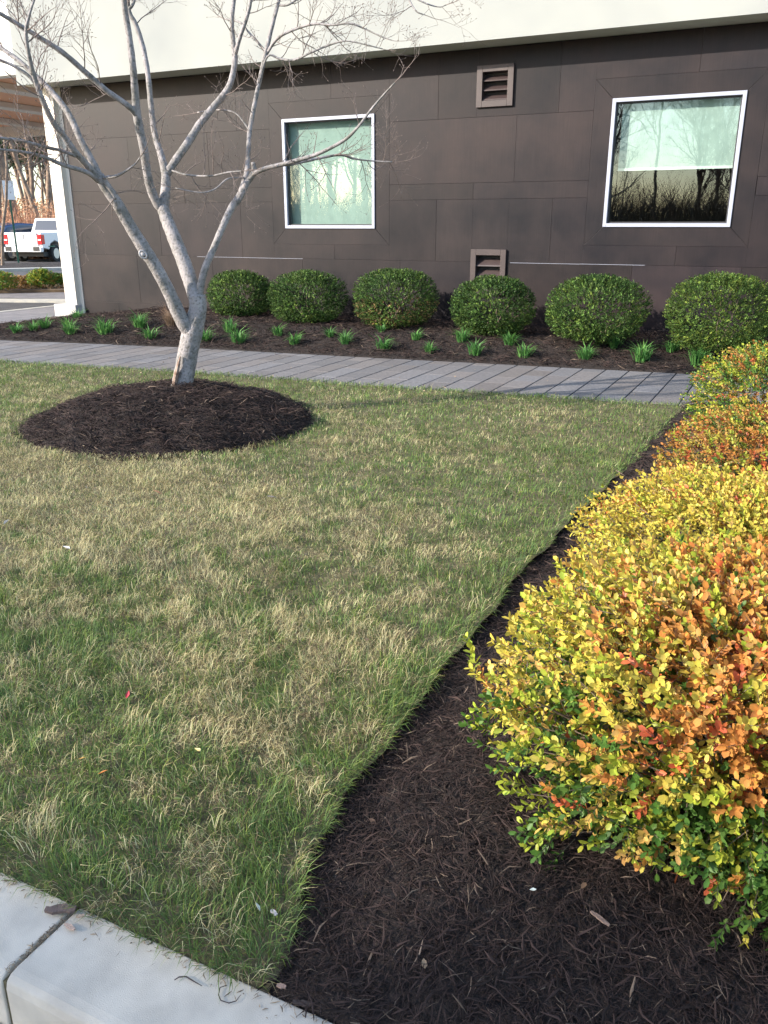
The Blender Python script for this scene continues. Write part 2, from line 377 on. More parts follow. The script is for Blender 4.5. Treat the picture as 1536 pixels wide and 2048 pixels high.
# ------------------------------------------------------------------ the drive and parking to the left
def band(name, p0, p1, p2, p3, z, m, ext=14, thick=None):
    """ground band between two image rows; p0-p1 near line, p2-p3 far line, extended sideways"""
    a, b_, c, d = [G(*p, z)[:2] for p in (p0, p1, p2, p3)]
    u = (b_-a)/np.linalg.norm(b_-a); w_ = (d-c)/np.linalg.norm(d-c)
    q = [a-u*ext, b_+u*ext*.6, d+w_*ext*.6, c-w_*ext]
    mb = MB(); mb.poly([tuple(v) for v in q], z-(thick or .1), z); o = mb.build(name, m); return tag(o, kind='structure')
def quad(name, pts, z, m, thick=.1):
    mb = MB(); mb.poly([tuple(p) for p in pts], z-thick, z); return tag(mb.build(name, m), kind='structure')
def brick_mat():
    m = bpy.data.materials.new('plaza_pavers'); m.use_nodes = True; t = m.node_tree; N = t.nodes; L = t.links; p = N['Principled BSDF']; p.inputs['Roughness'].default_value = .85
    tc = N.new('ShaderNodeTexCoord'); br = N.new('ShaderNodeTexBrick'); br.inputs['Scale'].default_value = 1; br.inputs['Brick Width'].default_value = .4; br.inputs['Row Height'].default_value = .24
    br.inputs['Mortar Size'].default_value = .006; br.inputs['Color1'].default_value = (.17, .165, .18, 1); br.inputs['Color2'].default_value = (.22, .21, .22, 1); br.inputs['Mortar'].default_value = (.05, .05, .05, 1)
    mp = N.new('ShaderNodeMapping'); mp.inputs['Rotation'].default_value = (0, 0, R(90)); L.new(tc.outputs['Object'], mp.inputs[0]); L.new(mp.outputs[0], br.inputs[0]); L.new(br.outputs[0], p.inputs['Base Color']); return m
M['plaza'] = brick_mat()
quad('plaza', [(-14.4, 1.5), (-13.3, 5.5), (-11.0, y_far(-11.0)+.0), (-11.0, 26), (-13.1, 26), (-13.1, 9)], -.006, M['plaza'])
quad('drive', [(-60, 1.5), (-13.2, 1.5), (-13.25, 12), (-13.25, 60), (-60, 60)], -.10, M['asphalt'])
mb = MB(); mb.box(-13.25, -13.102, 1.5, 26, -.25, 0.0); tag(mb.build('drive_kerb', M['kerb']), kind='structure')
band('crossing_pavers', (0, 596), (130, 598), (0, 581), (130, 579), -.085, M['plaza'], 8)
band('crossing_kerb', (0, 601), (130, 602), (0, 597), (130, 598), -.06, M['kerb'], 8)
band('planting_island', (0, 581), (130, 579), (0, 556), (130, 554), -.02, M['litter'], 10)
band('far_kerb', (0, 538), (130, 535), (0, 536), (130, 533), 0.0, M['kerb'], 20)
band('far_mulch_island', (0, 536), (130, 533), (0, 526), (130, 523.5), 0.01, M['mulch_base'], 20)

# ------------------------------------------------------------------ building
B = empty('building', (-5, WALL, 0), label='building with dark brown panel cladding under a white overhanging upper storey', cat='building')
def off(mb):  # child meshes are in world coordinates; shift to the building's origin
    mb.v = [(v[0]+5, v[1]-WALL, v[2]) for v in mb.v]; return mb
XL = float(W(153, 600, 10.9)[0])+.08; XR = 5.0; ZS = 3.58; OH = .43
def wrect(pl, pt, pr, pb, pl2=None):
    a = W(pl, pt); c = W(pr, pb); return [float(a[0]), float(c[0]), float(c[2]), float(a[2])]
wl = [W(568, 345)[0], W(750, 345)[0], W(660, 457)[2], W(660, 233)[2]]
wr = [W(1216, 325)[0], W(1477, 325)[0], W(1330, 454)[2], W(1360, 189)[2]]
wins = [[float(v) for v in wl], [float(v) for v in wr]]
v1 = [float(v) for v in (W(955, 172)[0], W(1028, 172)[0], W(990, 214)[2], W(990, 130)[2])]
v2 = [float(v) for v in (W(942, 540)[0], W(1012, 540)[0], W(990, 590)[2], W(990, 499)[2])]
print('windows', wins, 'vents', v1, v2)
SUR = .22
holes = [(x0-SUR, x1+SUR, z0-SUR, z1+SUR) for x0, x1, z0, z1 in wins]+[(v1[0], v1[1], v1[2], v1[3]), (v2[0], v2[1], v2[2], v2[3])]
def minus(r, h):
    x0, x1, z0, z1 = r; a, c, d, e = h
    if a >= x1 or c <= x0 or d >= z1 or e <= z0: return [r]
    o = []
    if a > x0: o.append((x0, a, z0, z1))
    if c < x1: o.append((c, x1, z0, z1))
    m0, m1 = max(x0, a), min(x1, c)
    if d > z0: o.append((m0, m1, z0, d))
    if e < z1: o.append((m0, m1, e, z1))
    return o
rows = [(-.1, .26), (.26, 1.03), (1.03, 1.82), (1.82, 2.02), (2.02, 2.80), (2.80, 3.58)]
def xs_row(pxs, py): return [float(W(p, py)[0]) for p in pxs]
seams = [xs_row([238, 520, 760, 1010, 1300], 610), xs_row([278, 427, 606, 800, 1012, 1262, 1480], 560),
         xs_row([163, 320, 483, 668, 872, 1102, 1357], 460), xs_row([225, 370, 548, 760, 946, 1190, 1510], 395),
         xs_row([258, 417, 560, 775, 1030, 1250, 1510], 320), xs_row([142, 305, 470, 662, 877, 1119, 1394], 190)]
mb = MB()
g = .0011
for (z0, z1), s in zip(rows, seams):
    xs_ = [XL]+[v for v in s if v > XL+.1]+[XR]
    xs_ = sorted(xs_)
    while xs_[-1]-xs_[-2] > 1.7: xs_.insert(-1, xs_[-2]+1.4)
    for a, c in zip(xs_[:-1], xs_[1:]):
        rs = [(a+g, c-g, z0+g, z1-g)]
        for h in holes: rs = [q for r in rs for q in minus(r, h)]
        t = random.uniform(.80, 1.20); col = (t*random.uniform(.97, 1.05), t, t*random.uniform(.96, 1.06)); pr = random.uniform(0, .003)
        for q in rs:
            if q[1]-q[0] > .01 and q[3]-q[2] > .01: mb.box(q[0], q[1], WALL-pr, WALL+.03, q[2], q[3], col)
for x0, x1, z0, z1 in wins:            # mitred surround panels
    s = SUR; q = .0012; m_ = (x0+x1)/2+random.uniform(-.2, .2)
    for P in ([(x0-s+q, z0-s+q), (x1+s-q, z0-s+q), (x1-q, z0-q), (x0+q, z0-q)], [(x0+q, z1+q), (x1-q, z1+q), (x1+s-q, z1+s-q), (x0-s+q, z1+s-q)],
              [(x0-s+q, z0-s+2*q), (x0-q, z0+q), (x0-q, z1-q), (x0-s+q, z1+s-2*q)], [(x1+q, z0+q), (x1+s-q, z0-s+2*q), (x1+s-q, z1+s-2*q), (x1+q, z1-q)]):
        t = random.uniform(.85, 1.1); mb.xz(P, WALL-.003, WALL+.03, (t, t, t))
off(mb).build('wall', M['clad'], B, bevel=.0015)
mb = MB()                                # backing wall with openings
rs = [(XL+.01, XR, -.3, ZS)]
for h in [(x0, x1, z0, z1) for x0, x1, z0, z1 in wins]+[tuple(v1), tuple(v2)]: rs = [q for r in rs for q in minus(r, h)]
for q in rs: mb.box(q[0], q[1], WALL+.032, WALL+.25, q[2], q[3])
off(mb).build('wall_backing', mat('joint_brown', (.035, .028, .028), .8), B)
mb = MB(); mb.box(XL, XR, WALL+3.6, WALL+3.7, -.3, ZS); mb.box(XL, XL+.08, WALL+.26, WALL+3.6, -.3, ZS); mb.box(XL+.08, XR, WALL+.26, WALL+3.6, .0, .05); off(mb).build('room', M['dark'], B)
# pale strips painted in as the lit edges of a joint
for a, c, py in ((395, 500, 518), (500, 606, 522), (1020, 1160, 527), (1160, 1290, 528.5)):
    p = W(a, py); q = W(c, py+1); mb = MB(); z = random.uniform(-.002, .002)
    mb.box(float(p[0]), float(q[0]), WALL-.0050, WALL-.0030, 1.0275+z, 1.0310+z)
    off(mb).build('lit_joint_edge', M['alu'], B)
# soffit and upper storey
mb = MB(); mb.box(-11.55, XR, WALL-OH+.02, WALL+.3, ZS+.003, ZS+.10); off(mb).build('soffit', M['soffit'], B)
mb = MB(); mb.box(-11.6, XR, WALL-OH, WALL-OH+.02, ZS, 9)
mb.box(-11.6, XR, WALL-OH+.021, WALL+6, ZS+.102, 9); off(mb).build('upper_wall', M['stucco'], B)
# column at the corner with its plinth
cx1 = float(W(153, 600, WALL-.10)[0]); cx0 = float(W(131, 600, WALL-.10)[0])
mb = MB(); mb.box(cx0, cx1, WALL-.10, WALL+.25, .18, ZS); colm = off(mb).build('column', M['column'], B, bevel=.008)
mb = MB(); mb.box(cx1+.001, XL-.004, WALL-.012, WALL+.2, -.1, ZS); off(mb).build('corner_trim', M['column'], B)
px0 = float(W(108, 615, WALL-.16)[0])
mb = MB(); mb.box(px0, cx1+.02, WALL-.16, WALL+.3, -.1, .20); off(mb); p = mb.build('plinth', M['stone'], colm, bevel=.012)

# windows
def window(r, blind_z, label):
    x0, x1, z0, z1 = r; f = .042
    mb = MB()
    for a in ((x0, x0+f, z0, z1), (x1-f, x1, z0, z1), (x0+f, x1-f, z0, z0+f), (x0+f, x1-f, z1-f, z1)): mb.box(a[0], a[1], WALL-.022, WALL+.10, a[2], a[3])
    fr = off(mb).build('window', M['alu'], B, bevel=.003); fr['label'] = label
    mb = MB(); i = f; j = .018
    for a in ((x0+i, x0+i+j, z0+i, z1-i), (x1-i-j, x1-i, z0+i, z1-i), (x0+i+j, x1-i-j, z0+i, z0+i+j), (x0+i+j, x1-i-j, z1-i-j, z1-i)): mb.box(a[0], a[1], WALL+.018, WALL+.06, a[2], a[3])
    off(mb).build('gasket', M['gasket'], fr)
    mb = MB(); mb.add([(x0+i+j, WALL+.04, z0+i+j), (x1-i-j, WALL+.04, z0+i+j), (x1-i-j, WALL+.04, z1-i-j), (x0+i+j, WALL+.04, z1-i-j)], [(0, 1, 2, 3)]); off(mb).build('pane', M['glass'], fr)
    mb = MB(); n = 40; xa, xb = x0+(.10 if blind_z > z0+.3 else .03), x1-.03
    V = []; 
    for k in range(n+1):
        x = xa+(xb-xa)*k/n; y = WALL+.13+.002*math.sin(k*.7)+.001*math.sin(k*2.3)
        V += [(x, y, blind_z), (x, y, z1+.02)]
    mb.add(V, [(2*k, 2*k+2, 2*k+3, 2*k+1) for k in range(n)])
    bl = off(mb).build('blind', M['blind'], fr, smooth=True)
    mb = MB(); mb.box(xa, xb, WALL+.12, WALL+.14, blind_z-.03, blind_z); off(mb).build('hem_bar', M['white'], bl)
window(wins[0], wins[0][2]-.0+.03, 'left window filled by its pale blind')
window(wins[1], float(W(1330, 333)[2]), 'right window, its pale blind drawn half way down')
def vent(r):
    x0, x1, z0, z1 = r; f = .075; mb = MB()
    for a in ((x0, x0+f, z0, z1), (x1-f, x1, z0, z1), (x0+f, x1-f, z0, z0+f), (x0+f, x1-f, z1-f, z1)): mb.box(a[0], a[1], WALL-.035, WALL+.09, a[2], a[3])
    fr = off(mb).build('vent', M['brown_metal'], B, bevel=.004)
    n = 3; hh = (z1-z0-2*f)/n
    for k in range(n):
        zb = z0+f+k*hh; mb = MB()
        mb.yz([(WALL-.012, zb+.004), (WALL-.004, zb-.0+.02), (WALL+.085, zb+hh*.62+.012), (WALL+.085, zb+hh*.62)], x0+f+.002, x1-f-.002)
        off(mb).build('slat', M['brown_metal'], fr)
    mb = MB(); mb.box(x0+f, x1-f, WALL+.0905, WALL+.1, z0+f, z1-f); off(mb).build('back_plate', M['gasket'], fr)
vent(v1); vent(v2)

# entrance canopy beyond the corner
cp = empty('canopy', (-16, 14, 3.9), label='entrance canopy with orange wood soffit and white beams beyond the wall corner', cat='canopy')
def offc(mb): mb.v = [(v[0]+16, v[1]-14, v[2]-3.9) for v in mb.v]; return mb
mb = MB(); mb.box(-25, -11.62, 10.9, 16.9, 3.92, 4.2); offc(mb).build('roof', M['white'], cp)
mb = MB()
for k in range(30): mb.box(-24.9, -11.7, 11.0+.195*k, 11.0+.195*k+.188, 3.90, 3.918)
offc(mb).build('soffit', M['wood'], cp)
for x in (-13.6, -15.6, -17.9, -20.5, -23):
    mb = MB(); mb.box(x, x+.35, 10.95, 16.85, 3.78, 3.899); offc(mb).build('beam', M['white'], cp, bevel=.02)
mb = MB(); mb.box(-25.1, -11.62, 16.905, 17.1, 3.65, 4.25); mb.box(-25.1, -11.62, 10.7, 10.895, 3.76, 4.95); offc(mb).build('fascia', M['white'], cp, bevel=.02)
for x, y in ((-24.6, 11.2), (-24.6, 16.5)):
    mb = MB(); mb.box(x, x+.4, y-.2, y+.2, -.1, 3.9); offc(mb).build('column', M['column'], cp)

# ------------------------------------------------------------------ vectorised blades, strips, leaves
def frustum_keep(P, m=260):
    x, y, d = proj(P); return (x > -m) & (x < 1536+m) & (y < 2048+m) & (d > .3)
def blades(P, h, wd, ang, lean, col, curl=.6):
    n = len(P); d = np.stack([np.cos(ang), np.sin(ang), np.zeros(n)], 1); s = np.stack([-np.sin(ang), np.cos(ang), np.zeros(n)], 1)
    tw = rng.uniform(-.9, .9, n)[:, None]; s = s+d*tw; s /= np.linalg.norm(s, axis=1)[:, None]
    up = np.zeros((n, 3)); up[:, 2] = 1
    L = lean[:, None]; H = h[:, None]; w_ = wd[:, None]*.5
    mid = P + H*.55*(up*np.cos(L*.6)+d*np.sin(L*.6)); tip = mid + H*.5*(up*np.cos(L+curl)+d*np.sin(L+curl))
    V = np.stack([P-s*w_, P+s*w_, mid-s*w_*.85, mid+s*w_*.85, tip], 1).reshape(-1, 3)
    I = np.arange(n)[:, None]*5
    F = [I+np.array([[0, 1, 3, 2]]), I+np.array([[2, 3, 4]])]
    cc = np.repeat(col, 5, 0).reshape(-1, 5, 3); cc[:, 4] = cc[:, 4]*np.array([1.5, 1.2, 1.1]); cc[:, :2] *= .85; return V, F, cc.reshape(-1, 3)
def strips(P, L, wd, ang, pitch, col, thick=.5, sag=.1):
    """shredded bark: bent three-sided slivers"""
    n = len(P); d = np.stack([np.cos(ang)*np.cos(pitch), np.sin(ang)*np.cos(pitch), np.sin(pitch)], 1)
    s = np.stack([-np.sin(ang), np.cos(ang), rng.uniform(-.8, .8, n)], 1); s /= np.linalg.norm(s, axis=1)[:, None]
    u = np.cross(d, s); u *= np.sign(u[:, 2:3]+1e-9)
    L = L[:, None]; w_ = wd[:, None]; bend = rng.uniform(-.25, .25, n)[:, None]*L
    a = P-d*L*.5; m = P+s*bend*.6+u*L*sag*rng.uniform(0, 1, n)[:, None]; c = P+d*L*.5
    V = []
    for q, f in ((a, .35), (m, 1), (c, .3)):
        V += [q-s*w_*.5*f, q+s*w_*.5*f, q+u*w_*thick*f]
    V = np.stack(V, 1).reshape(-1, 3); I = np.arange(n)[:, None]*9
    F = [np.concatenate([I+np.array([[k+0, k+3, k+5, k+2]]) for k in (0, 3)]+[I+np.array([[k+2, k+5, k+4, k+1]]) for k in (0, 3)]), ]
    return V, F, np.repeat(col, 9, 0)
LT = np.array([(0, 0, 0), (.30, .38, .07), (.30, -.38, .07), (.72, .44, .05), (.72, -.44, .05), (1, 0, -.03), (.5, 0, -.02)])
def leaves(P, d, n_, L, wd, col):
    d = d/np.linalg.norm(d, axis=1)[:, None]; n_ = n_-d*np.sum(n_*d, 1)[:, None]; n_ /= (np.linalg.norm(n_, axis=1)[:, None]+1e-9); s = np.cross(n_, d)
    V = P[:, None]+LT[None, :, 0:1]*d[:, None]*L[:, None, None]+LT[None, :, 1:2]*s[:, None]*wd[:, None, None]+LT[None, :, 2:3]*n_[:, None]*L[:, None, None]
    V = V.reshape(-1, 3); I = np.arange(len(P))[:, None]*7
    F = [np.concatenate([I+np.array([[0, 6, 3, 1]]), I+np.array([[0, 2, 4, 6]])]), np.concatenate([I+np.array([[6, 5, 3]]), I+np.array([[6, 4, 5]])])]
    return V, F, np.repeat(col, 7, 0)
def join(parts):
    V = []; C_ = []; F = {}; b = 0
    for v, f, c in parts:
        V.append(v); C_.append(c)
        for q in f: F.setdefault(q.shape[1], []).append(q+b)
        b += len(v)
    return np.concatenate(V), [np.concatenate(q) for q in F.values()], np.concatenate(C_)

# ------------------------------------------------------------------ grass
def grass():
    parts = []
    def in_lawn(x, y, e=0):
        rr = np.hypot(x-MC[0], y-MC[1]); a = np.arctan2(y-MC[1], x-MC[0]); rm = MRr*(1+.03*np.sin(3*a+1)+.02*np.sin(7*a))
        return (x < bed_edge(y)+e) & (y > KY-.01) & (y < y_near(x)+.015) & (rr > rm)
    zones = [(-3.2, -.8, 1.05, 2.6, 19000, .88), (-5, -.8, 2.6, 4.0, 12500, 1.0), (-8.5, -.7, 4.0, 6.0, 6600, 1.25), (-13.6, -.6, 5.0, 9.5, 3600, 1.6), (-8, -3.2, 1.05, 4.0, 2500, 1.4)]
    for zi, (x0, x1, y0, y1, dens, sc_) in enumerate(zones):
        n = int((x1-x0)*(y1-y0)*dens); x = rng.uniform(x0, x1, n); y = rng.uniform(y0, y1, n)
        k = in_lawn(x, y)
        if zi == 4: k &= (x < -5) | (y < 2.6)
        if zi == 3: k &= (x < -8.5) | (y > 6.0)
        x, y = x[k], y[k]; P = np.stack([x, y, z_lawn(x, y)], 1); k = frustum_keep(P, 330); P = P[k]; n = len(P)
        X2 = P*np.array([1, 1, 0])
        patch = .62*fbm(X2, 1.1, 21, 3)+.38*fbm(X2, 5.5, 33, 3)       # high = straw
        clump = fbm(X2, 9, 55, 2)
        x, y = P[:, 0], P[:, 1]
        edge = np.minimum(np.minimum(y-KY, bed_edge(y)-x), y_near(x)-y); fresh = np.exp(-np.clip(edge, 0, 9)/.24)*.30
        fresh += .10*sstep(5.2, 7.0, y)+.06*sstep(-1.5, -.9, x)*sstep(3, 5, y)
        fresh -= .05*sstep(1.6, 2.6, y)*sstep(4.6, 3.2, y)
        fine = fbm(X2, 16, 77, 2); ps = np.clip((patch-fresh-.46)*2.6+(fine-.5)*1.9+.15+.46*np.exp(-((x+1.6)**2+(y-2.15)**2)/.55)+.30*np.exp(-((x+3.0)**2+(y-3.1)**2)/1.3)-.08*sstep(3.6, 5.2, y)-.10*sstep(-2.2, -1.2, x)*sstep(3.2, 4.5, y)+.10*np.exp(-((x+5)**2+(y-3.6)**2)/1.5), .05, .78)
        straw = rng.random(n) < ps
        h = np.where(straw, rng.uniform(.028, .070, n), rng.uniform(.028, .070, n))*(.45+1.0*clump)
        h *= (1+.35*(edge < .1)*rng.random(n))*(1-.28*sstep(2.2, 3.5, y))
        wd = np.where(straw, rng.uniform(.0011, .0022, n), rng.uniform(.0014, .0030, n))*sc_
        swirl = fbm(X2, 4, 61, 2)*14; ang = np.where(rng.random(n) < .5, swirl+rng.normal(0, .7, n), rng.uniform(0, 2*np.pi, n)); lean = np.where(straw, rng.uniform(.5, 1.6, n), rng.normal(.75, .45, n))
        out = edge < .06
        tox = (bed_edge(y)-x < .05); tok = (y-KY < .05); ang = np.where(out & tox, rng.normal(0, .9, n), np.where(out & tok, rng.normal(-1.57, .9, n), ang)); lean = np.where(out, lean*.9+.2, lean)
        t = rng.random(n)[:, None]; r2 = rng.random(n)[:, None]
        g = (1-t)*np.array([.050, .112, .034])+t*np.array([.175, .27, .07])
        g = np.where(r2 < .2, g*np.array([1.5, 1.25, .9]), g); g = g*(1-.3*(y[:, None] > 6)*0)
        s = (1-t)*np.array([.42, .365, .165])+t*np.array([.74, .69, .40])
        s = np.where(r2 < .12, np.array([.14, .09, .05])*(1+t), s)
        col = np.where(straw[:, None], s, g)
        P[:, 2] += np.where(straw, rng.uniform(0, .022, n), 0)
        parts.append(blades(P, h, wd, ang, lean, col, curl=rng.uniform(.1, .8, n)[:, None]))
        m = n//4; id_ = rng.integers(0, n, m)                         # thatch lying flat
        pp = P[id_]; pp[:, 2] = z_lawn(pp[:, 0], pp[:, 1])+rng.uniform(.004, .03, m)
        c = rng.random(m)[:, None]*np.array([.22, .18, .11])+np.array([.13, .095, .055])
        keep = rng.random(m) < (ps[id_]*1.1+.15); pp = pp[keep]; c = c[keep]; m = len(pp)
        parts.append(strips(pp, rng.uniform(.03, .07, m), rng.uniform(.001, .002, m)*sc_, rng.uniform(0, 6.28, m), rng.normal(.1, .3, m), c, .3))
    V, F, col = join(parts); print('grass verts', len(V))
    o = link('grass', fast('grass', V, F, col), M['grass']); tag(o, 'patchy lawn grass, straw coloured and green, between kerb and walkway', 'grass', kind='stuff')
grass()

# ------------------------------------------------------------------ mulch
def mulch(name, label, regions, inside, zf):
    parts = []
    for x0, x1, y0, y1, dens, sc_ in regions:
        n = int((x1-x0)*(y1-y0)*dens); x = rng.uniform(x0, x1, n); y = rng.uniform(y0, y1, n); k = inside(x, y); x, y = x[k], y[k]
        P = np.stack([x, y, zf(x, y)], 1); P = P[frustum_keep(P, 300)]; n = len(P)
        P[:, 2] += rng.uniform(-.004, .022, n)*min(sc_, 1.3)
        big = rng.random(n) < .12
        L = np.where(big, rng.uniform(.04, .095, n), rng.gamma(3, .010, n)+.008)*sc_; wd = np.where(big, rng.uniform(.003, .008, n), rng.uniform(.0012, .0038, n))*sc_
        t = rng.random(n)[:, None]; t2 = rng.random(n)[:, None]
        flow = fbm(P*np.array([1, 1, 0]), 3, 71, 2)*9
        ang = np.where(rng.random(n) < .45, flow+rng.normal(0, .5, n), rng.uniform(0, 6.28, n))
        c = (1-t)*np.array([.013, .009, .008])+t*np.array([.054, .034, .029]); c = np.where(t2 < .04, np.array([.13, .095, .07])*(.6+t), c)
        parts.append(strips(P, L, wd, ang, rng.normal(0, .28, n), c, .45, .12))
    V, F, col = join(parts); print(name, len(V))
    o = link(name, fast(name, V, F, col), M['mulch']); tag(o, label, 'mulch', kind='stuff')
mulch('mulch', 'dark shredded bark mulch around the yellow shrubs in the foreground', [(-1.02, 1.3, 1.06, 2.3, 17000, .85), (-1.02, 1.2, 2.3, 4.0, 7500, 1.1), (-1.02, 1.2, 4.0, 7.7, 2200, 1.7)],
      lambda x, y: (x > bed_edge(y)-.01) & (y < y_near(x)-.01), lambda x, y: z_hbed(x, y)+noise_xy(x, y, 11, 4)*.03)
mulch('mulch', 'dark shredded bark mulch mounded around the bare tree', [(-5.7, -3.1, 3.9, 6.4, 6000, 1.5)],
      lambda x, y: np.hypot(x-MC[0], y-MC[1]) < MRr*(1.0+.10*rng.random(len(x))**4), lambda x, y: z_mound(x, y)+noise_xy(x, y, 7, 5)*.07-.005)
mulch('mulch', 'dark shredded bark mulch along the foot of the brown wall', [(-13, 2.5, 7.6, 11, 1500, 2.0)],
      lambda x, y: (y > y_far(x)-.03*rng.random(len(x))**3) & ((x > -11.2) | (y < y_far(x)+np.interp(x, [-13.2, -11.2], [.12, 1.9]))), lambda x, y: z_wbed(x, y)+noise_xy(x, y, 7, 9)*.04*sstep(0, .2, y-y_far(x)))

def debris():
    n = 900; x = rng.uniform(-4, -.2, n); y = KY-rng.gamma(1.3, .012, n); k = (y > .87); j = rng.random(n) < .12; x[j] = -1.31+rng.normal(0, .004, j.sum()); y[j] = rng.uniform(.86, KY, j.sum())
    P = np.stack([x, y, np.full(n, .0025)], 1)[k]; n = len(P); t = rng.random(n)[:, None]; c = (1-t)*np.array([.05, .035, .025])+t*np.array([.38, .28, .18])
    V, F, c = strips(P, rng.uniform(.004, .022, n), rng.uniform(.001, .003, n), rng.uniform(0, 6.28, n), rng.normal(0, .05, n), c, .4)
    tag(link('debris', fast('debris', V, F, c), M['mulch']), 'crumbs of soil and dry straw on the kerb along the grass edge', 'debris', kind='stuff')
debris()

# ------------------------------------------------------------------ shrubs
def shape_dir(D_, rx, ry, rz, ex, seed, lump):
    """radius along direction D_ of a lumpy superellipsoid"""
    a = (np.abs(D_[:, 0]/rx)**ex+np.abs(D_[:, 1]/ry)**ex+np.abs(D_[:, 2]/rz)**ex)**(-1/ex)
    return a*(1+lump*(fbm(D_*1.0+seed*3.1, 2.2, seed, 3)-.5)*2)
def rand_dir(n, zmin=-.5):
    z = rng.uniform(zmin, 1, n); a = rng.uniform(0, 2*np.pi, n); r = np.sqrt(1-z*z); return np.stack([r*np.cos(a), r*np.sin(a), z], 1)
def shrub(name, c, rx, ry, rz, zc, nsp, leafL, colfn, label, cat, group, seed=1, ex=2.5, lump=.08, nodes=6, mat_='leaf', spr=(.075, .13), extra=(), zmin=-.62, rzrot=0, inner=.35, stems=40):
    root = empty(name, c, rzrot, label=label, cat=cat, group=group)
    D_ = rand_dir(nsp, zmin); rad = shape_dir(D_, rx, ry, rz, ex, seed, lump)
    f = 1-inner*rng.random(nsp)**1.6
    base = D_*(rad*f)[:, None]; base[:, 2] += zc
    out = D_.copy(); out[:, 2] += .35; out += rng.normal(0, .38, (nsp, 3)); out /= np.linalg.norm(out, axis=1)[:, None]
    ln = rng.uniform(*spr, nsp)
    if len(extra):
        extra = [(tuple(np.array(e[0])+rng.normal(0, .022, 3)), tuple(np.array(e[1])+rng.normal(0, .25, 3)), e[2]*.62) for e in extra for _ in range(4)]
        E = np.array([e[0] for e in extra]); ED = np.array([e[1] for e in extra]); base = np.vstack([base, E]); out = np.vstack([out, ED/np.linalg.norm(ED, axis=1)[:, None]]); ln = np.concatenate([ln, [e[2] for e in extra]])
    base -= out*ln[:, None]*.6
    n = len(base); k = base[:, 2] > -.0; base, out, ln = base[k], out[k], ln[k]; n = len(base)
    # perpendicular frame
    h = np.where(np.abs(out[:, 2:3]) > .9, np.array([[1., 0, 0]]), np.array([[0, 0, 1.]])); a = np.cross(out, h); a /= np.linalg.norm(a, axis=1)[:, None]; b_ = np.cross(out, a)
    tw = rng.uniform(0, np.pi, n)
    Ps, Ds, Ns, Ls, Ws, Cs = [], [], [], [], [], []
    scol = colfn(base/np.array([rx, ry, rz]), base, n)
    for j in range(nodes):
        t = (j+.4)/nodes; p = base+out*(ln*t)[:, None]; p[:, 2] -= 0
        for s_ in (1, -1):
            an = tw+(j % 2)*np.pi/2+rng.normal(0, .25, n); side = (a*np.cos(an)[:, None]+b_*np.sin(an)[:, None])*s_
            up = .45+.75*t; d = side*.9+out*(up+.15)+rng.normal(0, .16, (n, 3)); nn = out-side*.5+rng.normal(0, .22, (n, 3))
            sz = leafL*rng.uniform(.65, 1.15, n)*(1-.25*abs(t-.55))
            Ps.append(p); Ds.append(d); Ns.append(nn); Ls.append(sz); Ws.append(sz*rng.uniform(.50, .66, n))
            Cs.append(np.clip(scol*rng.uniform(.72, 1.22, (n, 1))*(1+rng.normal(0, .05, (n, 3))), .005, .9))
    V, F, col = leaves(np.concatenate(Ps), np.concatenate(Ds), np.concatenate(Ns), np.concatenate(Ls), np.concatenate(Ws), np.concatenate(Cs))
    o = link('foliage', fast('foliage', V, F, col, smooth=True), M[mat_], root)
    mb = MB()
    idx = rng.permutation(n)[:int(n*.55)] if mat_ == 'leaf' else []
    for i in idx: mb.tube([base[i]-out[i]*ln[i]*.5, base[i]+out[i]*ln[i]*.95], [.0014, .0008], 3, False)
    for q in range(stems):
        i = rng.integers(0, n); t = base[i]; s0 = Vector((rng.normal(0, .05), rng.normal(0, .05), -.03)); m1 = Vector(t*.45+np.array([0, 0, .02])+rng.normal(0, .03, 3)); m2 = Vector(t*.8+rng.normal(0, .02, 3))
        mb.tube([s0, m1, m2, Vector(t)], [.011, .006, .0035, .0018], 5, False)
    mb.build('stems', M['stem'], root)
    return root
def lerp(a, b_, t): return np.array(a)*(1-t)+np.array(b_)*t
YEL = np.array([.53, .44, .075]); YG = np.array([.34, .39, .045]); GRN = np.array([.075, .150, .028]); DG = np.array([.030, .085, .022]); ORG = np.array([.53, .235, .06]); RED = np.array([.52, .13, .05]); TAN = np.array([.56, .36, .10])
def pick(n, w_, cols):
    w_ = np.stack(w_, 1); w_ = w_/w_.sum(1, keepdims=True); cw = np.cumsum(w_, 1); r = rng.random((n, 1)); i = (r > cw).sum(1).clip(0, len(cols)-1); return np.array(cols)[i]
def col_front(q, b_, n):
    # q in unit bush space; x right, y away, z up
    nz = fbm(b_, 5, 7, 2); up = sstep(.8, 1.9, b_[:, 2]/.285+ (nz-.5)*.9)
    opatch = np.exp(-(((b_[:, 0]+.04)/.17)**2+((b_[:, 2]-.53)/.15)**2))*sstep(1.0, .2, q[:, 1])*3.6+np.clip(fbm(b_, 6, 91, 2)-.56, 0, 1)*5
    right = sstep(-.5, .2, q[:, 0])
    return pick(n, [.12+1.5*up*(1-.4*right), .55+.3*(1-up), .04+1.5*(1-up)**1.8+.08*right, opatch*.9+.05, .03+.07*opatch+.03*(1-up), .10+.2*up], [YEL, YG, GRN*1.15, ORG, RED, TAN])
def col_yellow(q, b_, n):
    nz = fbm(b_, 5, 17, 2); low = sstep(.9, .2, b_[:, 2]/.245+(nz-.5))
    return pick(n, [2.2-low*.8, .30+low, .9*low, .28+1.2*np.clip(nz-.55, 0, 1)*2, .03+nz*0, .35+nz*0], [YEL*1.08, YG, GRN*1.3, ORG*1.1, RED, TAN])
